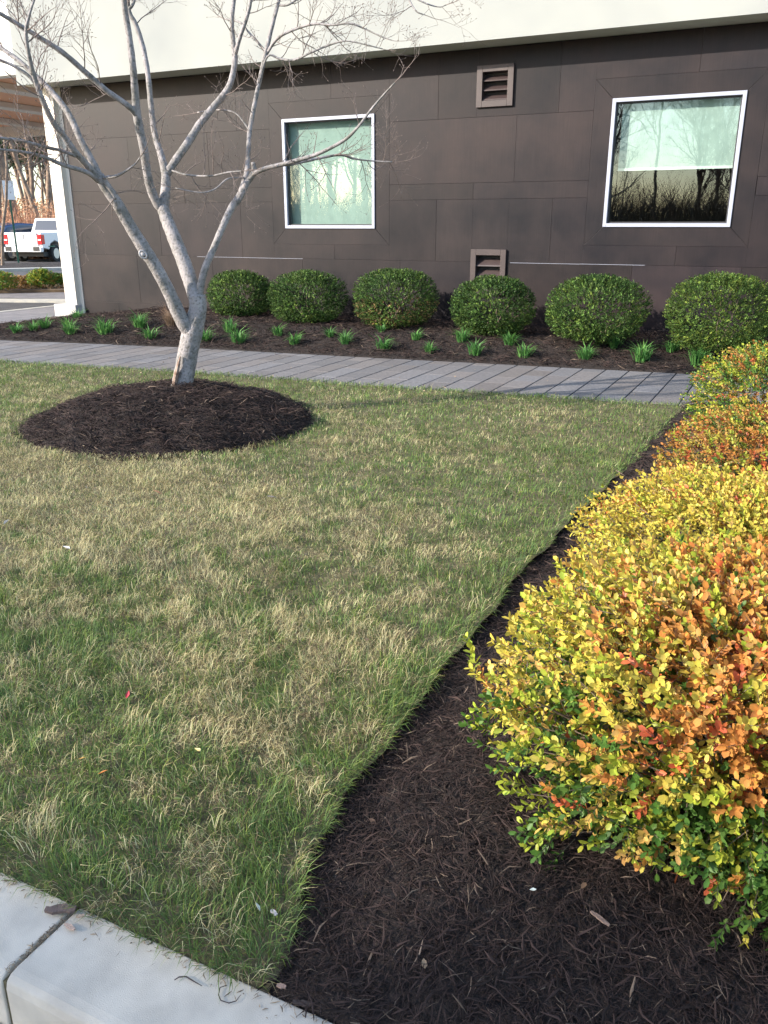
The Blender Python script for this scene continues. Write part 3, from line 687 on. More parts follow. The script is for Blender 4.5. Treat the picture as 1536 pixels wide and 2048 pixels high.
def col_orange(q, b_, n):
    nz = fbm(b_, 5, 27, 2); low = sstep(.8, .2, b_[:, 2]/.25)
    return pick(n, [.35+nz*.3, .5+nz*0, .35+low, 1.1+nz*0, .30+nz*0, .45+nz*0], [YEL*.85, YG*.9, GRN, ORG*.8, RED*.7, TAN*.7])
def col_mix(q, b_, n):
    nz = fbm(b_, 3.2, 37, 2); lf = sstep(.1, -.8, q[:, 0]+(nz-.5))
    return pick(n, [.55-.2*lf, .55+.3*lf, .35+1.3*lf, .75-.6*lf, .1+0*nz, .3-.2*lf], [YEL*.8, YG, GRN*1.1, ORG*.8, RED*.8, TAN*.8])
HG = 'boxwood shrubs in the row along the lawn edge'
ex1 = [((-.60, -.10, .47), (-.3, -.1, 1), .16), ((-.68, -.25, .40), (-.5, -.1, .9), .13), ((-.68, -.18, .24), (-1, -.2, .4), .16), ((-.67, -.24, .20), (-1, -.3, .25), .14), ((-.50, .36, .50), (-.1, .1, 1), .18),
       ((-.46, -.43, .06), (-.6, -.5, -.15), .14), ((-.42, -.46, .07), (-.4, -.7, -.15), .14), ((-.42, -.42, .10), (-.6, -.6, 0), .13), ((.10, -.52, .08), (.0, -1, -.2), .15), ((.16, -.54, .10), (.2, -1, -.1), .14), ((.02, -.52, .09), (-.3, -1, -.15), .14), ((-.2, .4, .58), (0, 0, 1), .12)]
shrub('boxwood_shrub', (.06, 2.09, 0), .65, .53, .29, .345, 5000, .0262, col_front, 'nearest shrub of the row, lime yellow with an orange patch and green skirt', 'shrub', HG, seed=3, lump=.10, extra=ex1, ex=3.8, stems=90, inner=.45)
shrub('boxwood_shrub', (.05, 3.46, 0), .77, .55, .25, .245, 4500, .0240, col_yellow, 'brightest all-yellow shrub, second in the row, behind the orange-patched nearest shrub', 'shrub', HG, seed=5, lump=.10, ex=3.0, extra=[((-.70, -.2, .28), (-.7, 0, .8), .14)])
shrub('boxwood_shrub', (.12, 4.88, 0), .72, .60, .265, .265, 3200, .0245, col_orange, 'rusty orange-brown shrub, third in the row, behind the bright yellow shrub', 'shrub', HG, seed=8, lump=.09, ex=2.5, nodes=6)
shrub('boxwood_shrub', (.10, 6.28, 0), .72, .66, .36, .36, 3400, .0245, col_mix, 'green and orange shrub, farthest in the row, next to the paver walkway', 'shrub', HG, seed=11, lump=.09, ex=2.5, nodes=6)

# clipped globes by the wall: px centre, width, top, bottom
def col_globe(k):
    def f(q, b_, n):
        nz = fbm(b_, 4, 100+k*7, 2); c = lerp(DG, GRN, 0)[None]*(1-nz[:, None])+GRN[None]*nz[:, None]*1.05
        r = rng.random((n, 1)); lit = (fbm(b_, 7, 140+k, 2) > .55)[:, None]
        c = np.where(r < .15+.15*lit, c*np.array([1.9, 1.45, 1.3]), c)  # lit leaves painted paler, more of them in noise patches
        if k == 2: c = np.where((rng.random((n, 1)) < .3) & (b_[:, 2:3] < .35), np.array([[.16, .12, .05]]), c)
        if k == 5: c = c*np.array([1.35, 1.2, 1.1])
        hi = (rng.random((n, 1)) < .16); c = np.where(hi, c*2.1+np.array([.03, .02, .01]), c*.78); return c*np.array([.90, .83, .85])  # sunlit specks painted on random leaves, the rest darkened
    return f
globes = [(481, 138, 540, 650, 10.45), (615, 156, 541, 662, 10.15), (791, 172, 536, 660, 10.2), (986, 170, 549, 678, 10.1), (1195, 204, 549, 690, 10.0), (1440, 216, 545, 706, 9.95)]
glab = ['leftmost clipped green globe shrub, just right of the tree trunk', 'clipped green globe shrub below the left window, touching the leftmost one', 'clipped green globe shrub between the left window and the lower vent, brown leaves low down',
        'clipped green globe shrub standing in front of the lower wall vent', 'wide clipped green globe shrub between the lower vent and the right window', 'large clipped green globe shrub below the right window, next to the yellow row']
for k, (px, wpx, pt, pb, yy) in enumerate(globes):
    c = W(px, (pt+pb)/2, yy); _, _, dd = proj(np.array([c])); dd = float(dd[0]); r = wpx/2/FPX*dd; top = float(W(px, pt+3, yy)[2]); bot = float(W(px, pb, yy-r*.55)[2])
    g0 = float(z_wbed(np.array([c[0]]), np.array([yy]))[0])
    rz = (top-max(bot, g0-.02))/2; zc = max(bot, g0-.02)+rz-g0
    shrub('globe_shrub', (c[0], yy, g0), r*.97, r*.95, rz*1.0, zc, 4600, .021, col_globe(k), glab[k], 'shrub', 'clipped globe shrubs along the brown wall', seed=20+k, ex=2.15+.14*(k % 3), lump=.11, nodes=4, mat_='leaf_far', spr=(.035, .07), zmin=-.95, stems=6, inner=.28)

def crumbs():
    n = 420; x = rng.uniform(-7, .6, n); y = rng.uniform(1.1, 9.2, n); z = np.where(x > bed_edge(y), z_hbed(x, y)+.02, .035); rr = np.hypot(x-MC[0], y-MC[1]) < MRr*1.03
    z = np.where(rr, z_mound(x, y)+.03, z); z = np.where(y > y_near(x), .004, z); k = y < y_far(x); P = np.stack([x, y, z], 1)[k]; n = len(P)
    t = rng.random((n, 1)); c = (1-t)*np.array([.12, .07, .045])+t*np.array([.48, .36, .22]); L = rng.uniform(.008, .024, n)
    V, F, c = leaves(P, rng.normal(0, 1, (n, 3))*np.array([1, 1, .3]), rng.normal(0, .5, (n, 3))+np.array([0, 0, 1]), L, L*.6, c)
    tag(link('leaf_crumbs', fast('leaf_crumbs', V, F, c), M['attr']), 'small dry brown leaf crumbs scattered over lawn, mulch and path', 'leaves', kind='stuff')
crumbs()
# ------------------------------------------------------------------ daylilies
lily = [(34, 666), (68, 661), (92, 656), (136, 655), (156, 640), (143, 668), (212, 668), (280, 655), (300, 678), (411, 682), (461, 664), (477, 687), (556, 671), (590, 689), (660, 674), (692, 688), (764, 664), (767, 700), (832, 680), (860, 706),
        (924, 684), (950, 710), (1018, 690), (1048, 715), (1171, 718), (1228, 697), (1283, 724), (1344, 704), (1394, 730), (1457, 702), (1488, 722)]
near = ['at the far left tip of the bed', 'second from the left tip of the bed', 'third from the left tip of the bed', 'left of the column plinth', 'right at the column plinth', 'in front of the pair by the plinth',
        'large and alone left of the tree, below the wall corner', 'behind another, just left of the leaning trunk', 'in front of another, just left of the trunk', 'peeking out right behind the trunk', 'under the leftmost globe shrub, rear of two', 'under the leftmost globe shrub, front of two',
        'under the second globe shrub, rear', 'under the second globe shrub, front by the walkway', 'between second and third globe shrub, rear', 'between second and third globe shrub, front', 'small, tucked under the third globe shrub', 'in front of the third globe shrub by the walkway',
        'small, between third and fourth globe shrub, rear', 'small, between third and fourth globe shrub, front', 'under the left side of the fourth globe shrub, rear', 'under the fourth globe shrub, front by the walkway', 'under the right side of the fourth globe shrub, rear', 'between fourth and fifth globe shrub by the walkway',
        'under the left side of the fifth globe shrub by the walkway', 'under the right side of the fifth globe shrub, rear', 'between fifth and sixth globe shrub by the walkway', 'under the left side of the sixth globe shrub, rear', 'large, in front of the sixth globe shrub by the walkway', 'under the sixth globe shrub, rear', 'rightmost, half behind the yellow row']
def clump(n, hgt, spread, wd, cols, name, mt, curl=.7):
    ang = rng.uniform(0, 2*np.pi, n); r = rng.random(n)*spread*.3; P = np.stack([r*np.cos(ang), r*np.sin(ang), np.zeros(n)], 1)
    h = rng.uniform(.55, 1.1, n)*hgt; lean = rng.uniform(.1, 1.15, n); t = rng.random(n)[:, None]
    V, F, c = blades(P, h, rng.uniform(.7, 1.2, n)*wd, ang+rng.normal(0, .3, n), lean, (1-t)*np.array(cols[0])+t*np.array(cols[1]), curl)
    return link(name, fast(name, V, F, c), M[mt])
zwf = lambda x, y: float(z_wbed(np.array([x]), np.array([y]))[0])
size = {6: 1.35, 7: 1.2, 8: 1.15, 11: 1.2, 16: .7, 18: .75, 19: .75, 9: 1.0, 14: .8, 15: 1.0, 28: 1.3, 26: 1.2, 29: .8, 0: .9, 1: .8}
for i, (px, py) in enumerate(lily):
    p = GZ(px, py, zwf); s = size.get(i, 1.0)*random.uniform(.9, 1.08)
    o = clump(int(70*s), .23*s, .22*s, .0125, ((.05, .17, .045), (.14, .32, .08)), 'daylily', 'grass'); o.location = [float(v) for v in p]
    tag(o, 'young green daylily clump '+near[i], 'plant', 'young daylily clumps in the mulch along the wall')
p = GZ(345, 652, zwf); o = clump(420, .34, .26, .004, ((.20, .14, .10), (.38, .28, .20)), 'ornamental_grass', 'grass', .5); o.location = [float(v) for v in p]
tag(o, 'dry brown ornamental grass tuft behind the forked trunk', 'plant')

# ------------------------------------------------------------------ the bare tree on the mound
TD = 6.72
def poly_pts(pp, seg=5):
    """pp: list of (px, py, width_px, depth offset) -> smooth 3d points and radii"""
    P = [D(a, b_, TD+d) for a, b_, w_, d in pp]; Rr = [w_*.5/FPX*(TD+d)*(.86 if w_ < 34 else .88) for a, b_, w_, d in pp]
    P = [P[0]*2-P[1]]+P+[P[-1]*2-P[-2]]; Rr = [Rr[0]]+Rr+[Rr[-1]]
    o = []; r = []
    for i in range(1, len(P)-2):
        for k in range(seg):
            t = k/seg; p0, p1, p2, p3 = P[i-1], P[i], P[i+1], P[i+2]
            o.append(.5*((2*p1)+(-p0+p2)*t+(2*p0-5*p1+4*p2-p3)*t*t+(-p0+3*p1-3*p2+p3)*t**3)); r.append(Rr[i]*(1-t)+Rr[i+1]*t)
    o.append(P[-2]); r.append(Rr[-2]); return o, r
trunk = [(361, 796, 74, 0), (363, 782, 55, 0), (364, 770, 48, 0), (370, 740, 46, 0), (377, 700, 45, 0), (383, 672, 46, 0), (390, 645, 43, .0), (396, 615, 38, 0), (394, 590, 37, 0)]
limbA = [(386, 672, 36, 0), (362, 636, 33, -.05), (336, 580, 29, -.10), (312, 535, 28, -.15), (290, 500, 29, -.18), (262, 455, 26, -.22), (235, 408, 25, -.28), (212, 375, 24, -.32), (198, 352, 22, -.36)]
limbB = [(393, 600, 33, 0), (380, 560, 33, .05), (366, 520, 32, .1), (348, 475, 30, .15), (334, 440, 28, .2), (324, 412, 25, .22)]
limbC = [(396, 600, 22, 0), (402, 568, 17, 0), (411, 534, 16, .0), (428, 495, 15, .02), (443, 459, 15, .04), (462, 418, 16, .08), (478, 395, 17, .1), (494, 366, 13, .12), (508, 345, 12, .1), (506, 325, 9, .08)]
subA = [
 [(200, 356, 18, -.36), (180, 315, 15, -.36), (160, 278, 14, -.34), (146, 245, 14, -.3), (128, 214, 13, -.26), (100, 180, 12, -.22), (69, 150, 11, -.2), (32, 117, 10, -.15), (-20, 80, 9, -.1), (-80, 30, 7, 0)],
 [(196, 356, 16, -.36), (172, 328, 15, -.45), (150, 304, 15, -.55), (125, 268, 13, -.62), (107, 246, 12, -.68), (86, 203, 11, -.75), (66, 145, 10, -.8), (56, 100, 8, -.85), (52, 62, 7, -.88), (60, 25, 5, -.9), (74, -15, 4, -.9), (92, -60, 3, -.9)],
 [(96, 222, 9, -.7), (69, 165, 8, -.78), (36, 137, 7, -.8), (0, 120, 6, -.8), (-40, 110, 4, -.8)],
 [(196, 362, 11, -.36), (172, 344, 10, -.5), (127, 330, 9, -.6), (85, 313, 7, -.7), (40, 303, 6, -.8), (-10, 298, 4, -.9)],
 [(152, 312, 8, -.55), (122, 301, 7, -.6), (85, 293, 7, -.7), (42, 281, 7, -.8), (0, 276, 6, -.9), (-50, 270, 4, -1)],
 [(203, 356, 8, -.36), (235, 351, 6, -.45), (267, 331, 4, -.5), (280, 315, 3, -.55)],
 [(205, 358, 13, -.36), (222, 380, 11, -.34), (232, 398, 7, -.32)],
]
subB = [
 [(328, 420, 22, .22), (315, 408, 20, .2), (300, 372, 19, .15), (292, 330, 18, .1), (288, 299, 18, .05), (275, 235, 18, 0), (270, 180, 16, -.05), (266, 133, 14, -.1), (258, 70, 13, -.12), (250, 20, 12, -.15), (246, -30, 11, -.2)],
 [(274, 232, 14, 0), (262, 217, 13, -.05), (240, 200, 12, -.1), (213, 181, 12, -.15), (176, 149, 12, -.2), (128, 107, 11, -.3), (90, 82, 10, -.35), (53, 59, 9, -.4), (0, 27, 8, -.5), (-50, 0, 6, -.6)],
 [(327, 415, 23, .22), (331, 380, 22, .26), (331, 347, 19, .3), (322, 310, 15, .35), (310, 270, 13, .4), (302, 210, 12, .42), (296, 150, 11, .45), (286, 95, 11, .5), (272, 50, 10, .5), (258, 22, 9, .5), (254, -20, 8, .55)],
 [(256, 20, 7, .5), (266, 8, 6, .5), (274, -20, 5, .55)],
 [(331, 352, 18, .3), (350, 322, 17, .32), (374, 288, 17, .35), (398, 250, 16, .4), (420, 222, 15, .42), (450, 186, 14, .45), (463, 160, 13, .45), (470, 117, 12, .5), (466, 80, 10, .5), (464, 40, 9, .5), (470, -20, 8, .55)],
 [(470, 110, 9, .5), (480, 75, 8, .45), (491, 43, 8, .42), (500, 10, 7, .4), (505, -30, 6, .4)],
 [(340, 340, 4, .3), (375, 350, 4, .2), (420, 352, 4, .1), (455, 345, 4, .05), (485, 342, 3, 0)],
]
subC = [
 [(478, 395, 13, .1), (487, 368, 12, .15), (494, 342, 11, .2), (497, 300, 10, .25), (499, 267, 10, .3), (507, 220, 10, .32), (516, 176, 9, .35), (526, 130, 9, .38), (534, 96, 9, .4), (545, 50, 8, .42), (558, 0, 7, .45), (570, -50, 6, .5)],
 [(506, 348, 11, .1), (528, 338, 10, .05), (566, 328, 9, 0), (600, 319, 9, -.05), (640, 306, 8, -.1), (689, 280, 7, -.15), (715, 255, 6, -.2), (740, 222, 5, -.22), (765, 192, 4, -.25), (790, 165, 3, -.3)],
 [(552, 332, 6, 0), (590, 327, 6, .1), (640, 316, 6, .15), (680, 310, 5, .2), (710, 318, 4, .25), (747, 322, 3, .3), (785, 324, 2.5, .3)],
 [(534, 107, 6, .4), (548, 85, 6, .35), (566, 69, 6, .3), (600, 55, 5, .25), (630, 48, 5, .2), (665, 50, 4, .15), (700, 47, 4, .1), (730, 58, 3, .1), (760, 72, 3, .05), (782, 80, 2, 0)],
 [(517, 170, 5, .35), (535, 113, 4, .3), (560, 118, 5, .3), (588, 120, 5, .25), (620, 106, 4, .2), (656, 91, 4, .2), (690, 82, 3, .15), (725, 88, 2.5, .1), (765, 98, 2, .1)],
 [(534, 107, 6, .4), (520, 90, 5, .5), (497, 64, 4, .55), (480, 45, 4, .6), (450, 38, 3, .7)],
 [(500, 262, 4, .3), (470, 226, 3, .4), (430, 220, 3, .5), (395, 225, 2.5, .6)],
 [(560, -6, 7, .45), (600, -60, 7, .3), (700, -90, 6, .1), (780, -60, 5, 0), (815, -5, 4, -.05), (832, 22, 3, -.1), (850, 30, 2, -.1)],
 [(780, -60, 4, 0), (820, -12, 3, .05), (850, 6, 3, .05), (878, 14, 2, .05), (892, 10, 2, .05)],
 [(556, 10, 5, .45), (575, 10, 4, .4), (597, -4, 4, .4), (640, -40, 3, .3)],
 [(487, 355, 4, .15), (455, 358, 3, 0), (430, 378, 3, -.05), (400, 385, 2.5, -.1), (350, 376, 2, -.1)],
]
tree = empty('bare_tree', (MC[0], MC[1], .2), label='leafless grey-barked tree forking low, standing on the round mulch mound', cat='tree')
ox, oy, oz = MC[0], MC[1], .2
def loc(P): return [Vector((float(p[0])-ox, float(p[1])-oy, float(p[2])-oz)) for p in P]
def rough(P, R_, s=.06):
    o = []
    for i, (p, r) in enumerate(zip(P, R_)): o.append(r*(1+s*math.sin(i*1.7+r*300)+random.uniform(-s, s)))
    return o
camright = Vector((cy, sy, 0)); camfwd = Vector((-sy, cy, 0))
twigmb = None
def twig(mb, p, d, ln, r, lev):
    n = max(3, int(ln/.035)); pts = [p]; dd = d.copy(); rr = [r]
    for i in range(n):
        dd = (dd+Vector((random.gauss(0, .10), random.gauss(0, .10), random.gauss(.04, .09)))).normalized(); pts.append(pts[-1]+dd*ln/n); rr.append(r*(1-.7*(i+1)/n))
    mb.tube(pts, rr, 4 if lev else 5, False)
    if lev == 0 or random.random() < .3:
        q = pts[-1]; mb.tube([q, q+dd*.006, q+dd*.013], [.0013, .0026, .0008], 4, True)
    if lev > 0:
        for i in range(1, n+1):
            for _ in range(2 if random.random() < .35 else 1):
                if random.random() < .5:
                    side = dd.orthogonal().normalized(); side = Matrix.Rotation(random.uniform(0, 6.28), 3, dd) @ side
                    nd = (dd*.75+side*.75+Vector((0, 0, .12))).normalized(); twig(mb, pts[i], nd, ln*random.uniform(.3, .6), max(rr[i]*.7, .0011), lev-1)
def dress(mb, P, R_, dens=1.0):
    dens *= .5
    for i in range(2, len(P)):
        r = R_[i]
        if r > .030: pr = .05
        elif r > .02: pr = .13
        else: pr = .42
        if random.random() < pr*dens:
            d = (P[i]-P[i-1]).normalized(); side = Matrix.Rotation(random.uniform(0, 6.28), 3, d) @ d.orthogonal().normalized()
            side.z += .15; nd = (d*.45+side).normalized(); twig(mb, P[i], nd, random.uniform(.16, .46), min(r*.5, .0042), 2 if random.random() < .7 else 1)
def limb(main, subs, name, dens=1.0):
    mb = MB(); tm = MB(); P, R_ = poly_pts(main, 7); P = loc(P); mb.tube(P, rough(P, R_, .02), 14)
    for s in subs:
        Q, S = poly_pts(s, 6); Q = loc(Q); mb.tube(Q, rough(Q, S, .03), 9); dress(tm, Q, S, dens)
        tail = Q[-1]; 
        if S[-1] < .009:
            twig(tm, tail, (Q[-1]-Q[-2]).normalized(), .25, max(S[-1]*.8, .0015), 2)
    o = mb.build(name, M['bark'], tree, smooth=True); t = tm.build('twigs', M['twig'], o, smooth=True); return o, P
mb = MB(); P, R_ = poly_pts(trunk, 8); P = loc(P); R_ = rough(P, R_, .012)
mb.tube(P, R_, 24)
tr = mb.build('trunk', M['bark'], tree, smooth=True)
# root flare
limb(limbA, subA, 'limb'); limb(limbB, subB, 'limb'); limb(limbC, subC, 'limb', .8)
# torn bark at the foot and the pruning scar
mb = MB(); q = loc([D(349, 772, TD-.07), D(352, 750, TD-.10), D(357, 728, TD-.105), D(361, 712, TD-.09)]); mb.tube(q, [.022, .020, .014, .004], 7); mb.build('split_bark', mat('split_bark', (.16, .09, .06), .9, (.40, .30, .24), 30, .6, 60), tree)
mb = MB(); c = Vector(loc([D(286, 509, TD-.245)])[0]); nrm = (Vector((0, 0, 1.5))+Vector((-ox, -oy, -oz))-c).normalized(); a = nrm.orthogonal().normalized(); b_ = nrm.cross(a)
mb.tube([c+(a*math.cos(t)*.022+b_*math.sin(t)*.030) for t in np.linspace(0, 6.283, 17)], .0075, 6, False); mb.tube([c-nrm*.03, c+nrm*.006], [.02, .016], 10)
mb.build('pruning_scar', mat('scar', (.26, .25, .25), .8, (.42, .41, .42), 40), tree, smooth=True)

# ------------------------------------------------------------------ far trees
def bare_mesh(seed, H, spread=.5, levels=4, rt=.16):
    rnd = random.Random(seed); tr = MB(); cr = MB()
    def br(mb, p, d, ln, r, lev):
        n = 4 if lev < levels else 6; pts = [p]; rr = [r]; dd = d.copy()
        for i in range(n):
            dd = (dd+Vector((rnd.gauss(0, .09), rnd.gauss(0, .09), .03))).normalized(); pts.append(pts[-1]+dd*ln/n); rr.append(r*(1-.6*(i+1)/n))
        mb.tube(pts, rr, 7 if lev == levels else (5 if lev > 1 else 3), False)
        if lev == 0: return
        k = {levels: 13, levels-1: 6}.get(lev, 5)
        for i in range(k):
            t = (.32 if lev == levels else .2)+(1-.32)*rnd.random(); t = min(t, .999); j = int(t*n); q = pts[j].lerp(pts[j+1], t*n-j)
            side = Matrix.Rotation(rnd.uniform(0, 6.28), 3, dd) @ dd.orthogonal().normalized()
            nd = (dd*.7+side*spread*1.3+Vector((0, 0, .1))).normalized(); f = .42 if lev == levels else .55
            br(cr, q, nd, ln*f*rnd.uniform(.6, 1.1)*(1.25-t*.6), rr[j]*.5, lev-1)
    br(tr, Vector((0, 0, -.2)), Vector((0, 0, 1)), H, rt, levels)
    return tr, cr
def mesh_of(mb, name, m):
    o = mb.build(name, m, None, smooth=True); me = o.data; bpy.data.objects.remove(o); return me
protos = []
for s, (H, sp, rt) in enumerate([(15, .55, .16), (16, .45, .19), (14, .6, .13), (17, .4, .2)]):
    a, b_ = bare_mesh(100+s, H, sp, 4, rt); protos.append((mesh_of(a, 'trunk', M['bark_far']), mesh_of(b_, 'crown', M['twig_far'])))
def put_tree(i, x, y, s, rz, label, group, z=-.1):
    r = empty('leafless_tree', (x, y, z), rz, label=label, cat='tree', group=group); r.scale = (s, s, s)
    for n_, me in (('trunk', protos[i][0]), ('crown', protos[i][1])): link(n_, me, None, r)
# woods beyond the parking, seen left of the wall corner
gw = 'leafless trees of the woods beyond the parked cars'
spots = [(-30, 46, 0), (8, 44, 1), (22, 52, 2), (44, 47, 3), (58, 58, 0), (74, 50, 1), (90, 46, 2), (104, 55, 3), (-60, 50, 1), (-14, 60, 2), (34, 66, 1), (66, 70, 3), (96, 68, 0), (118, 62, 2), (130, 50, 1), (0, 72, 3), (-90, 58, 0), (50, 78, 2), (82, 80, 0), (112, 76, 1)]
wl_ = ['orange lit trunk at the photo edge', 'slim pale trunk', 'grey trunk', 'thick reddish trunk', 'crooked trunk']
for k, (px, dist, i) in enumerate(spots):
    p = D(px, 470, dist); put_tree(i, p[0], p[1], random.uniform(.8, 1.05), random.uniform(0, 6), 'leafless tree in the sunlit woods beyond the parked cars and the sign', gw)
# tree stems beside the parked car at the very left
p = D(3, 520, 34); r = empty('leafless_tree', (p[0], p[1], -.0), 0, label='leafless tree with orange lit trunk on the mulch island at the left photo edge', cat='tree'); r.scale = (.55,)*3
for n_, me in (('trunk', protos[2][0]), ('crown', protos[2][1])): link(n_, me, None, r)
# woods behind the photographer: mirrored in the windows, they filter the low sun
gb = 'leafless trees across the parking lot, mirrored in the windows'
bt = []
for k in range(34):
    x = -46+k*1.75+random.uniform(-.8, .8); y = -19-random.random()*12; bt.append((x, y))
bt += [(random.uniform(-40, 8), random.uniform(-40, -24)) for _ in range(16)]
for k, (x, y) in enumerate(bt):
    put_tree(k % 4, x, y, random.uniform(.48, .76), random.uniform(0, 6), 'leafless tree across the parking lot, mirrored in the window glass', gb)
for k in range(26):
    put_tree(k % 4, random.uniform(-34, 8), random.uniform(-24, -17), random.uniform(.24, .42), random.uniform(0, 6), 'slender young leafless tree across the parking lot, mirrored in the window glass', 'young leafless trees across the parking lot, mirrored in the windows')
# pines in the woods
def pine_mesh():
    parts = []; mb = MB(); H = 15; mb.tube([(0, 0, -.2), (.1, 0, H*.5), (0, .1, H)], [.2, .14, .03], 8, False)
    for k in range(60):
        z = H*(.38+.60*k/60); a = k*2.4; L = 2.6*(1-(z/H-.38)/.95)*random.uniform(.7, 1.1); d = np.array([math.cos(a), math.sin(a), .15]); m = 130
        t = rng.uniform(.25, 1, m); P = d*(t*L)[:, None]+rng.normal(0, .28, (m, 3)); P[:, 2] += z
        mb.tube([(0, 0, z), tuple(d*L+np.array([0, 0, z]))], [.04, .01], 4, False)
        nd = rng.normal(0, 1, (m, 3)); c = np.array([.03, .07, .03])[None]*rng.uniform(.6, 1.5, (m, 1))
        parts.append(leaves(P, nd, rng.normal(0, 1, (m, 3)), np.full(m, .32), np.full(m, .12), c))
    V, F, c = join(parts); return mesh_of(mb, 'trunk', M['bark_far']), fast('crown', V, F, c)
pm = pine_mesh(); pm[1].materials.append(M['needle'])
for k, (px, dist, lab) in enumerate(((18, 62, 'dark pine above the sign, beyond the parked cars'), (70, 64, 'dark pine behind the blue car, under the canopy'), (112, 60, 'dark pine next to the white column'))):
    p = D(px, 470, dist); r = empty('pine_tree', (p[0], p[1], -.1), k, label=lab, cat='tree', group='pines in the woods beyond the parked cars'); link('trunk', pm[0], None, r); link('crown', pm[1], None, r)
for k, (x, y) in enumerate([(-26.6, -22.3), (-24.6, -21.6), (-23.0, -22.6), (-21.4, -21.7), (-19.6, -22.4), (-18.0, -21.9), (-28.8, -21.9), (-30.8, -22.4), (-32.8, -21.8)]):  # unseen pines added in the sun's path for soft shade on kerb and mulch
    r = empty('pine_tree', (x, y, -.15), k*1.3, label='unseen pine added across the parking lot to shade the kerb', cat='tree', group='unseen pines added across the parking lot for shade'); r.scale = (1.0, 1.0, .905+.045*(k % 3)); link('trunk', pm[0], None, r); link('crown', pm[1], None, r)
# undergrowth at the foot of the woods
def under():
    n = 17000; px = rng.uniform(-140, 190, n); dist = rng.uniform(43, 60, n); u = (px-768)/FPX
    P = np.stack([u*dist*1.06*cy-dist*sy, u*dist*1.06*sy+dist*cy, np.full(n, -.15)], 1)
    t = rng.random(n)[:, None]; c = (1-t)*np.array([.20, .14, .10])+t*np.array([.52, .42, .31]); pt = fbm(P*np.array([1, 1, 0]), .25, 5, 2)[:, None]; c = np.where(pt > .55, c*np.array([1.1, .8, .65]), c)
    h = rng.uniform(.6, 2.2, n)*(.5+pt[:, 0]); V, F, c = blades(P, h, rng.uniform(.02, .06, n), rng.uniform(0, 6.28, n), rng.uniform(0, .25, n), c, .2)
    m = 14000; i = rng.integers(0, n, m); Q = P[i]+np.stack([rng.normal(0, .2, m), rng.normal(0, .2, m), rng.uniform(.1, 3.0, m)], 1); c2 = np.array([.42, .22, .12])[None]*rng.uniform(.5, 1.6, (m, 1))
    V, F, c = join([(V, F, c), leaves(Q, rng.normal(0, 1, (m, 3)), rng.normal(0, 1, (m, 3)), rng.uniform(.08, .16, m), rng.uniform(.06, .1, m), c2)])
    tag(link('undergrowth', fast('undergrowth', V, F, c), M['attr']), 'dry tan and orange undergrowth at the edge of the woods', 'undergrowth', kind='stuff')
under()
def brush():
    n = 36000; P = np.stack([rng.uniform(-62, 16, n), rng.uniform(-34, -22, n), np.full(n, -.2)], 1); t = rng.random(n)[:, None]
    c = (1-t)*np.array([.06, .045, .035])+t*np.array([.22, .16, .11]); h = rng.uniform(.8, 3.6, n); h *= 1.35
    V, F, c = blades(P, h, rng.uniform(.02, .07, n), rng.uniform(0, 6.28, n), rng.uniform(0, .8, n), c, .5)
    tag(link('undergrowth', fast('undergrowth', V, F, c), M['attr']), 'dense bare brush across the parking lot, mirrored in the windows', 'undergrowth', kind='stuff')
brush()

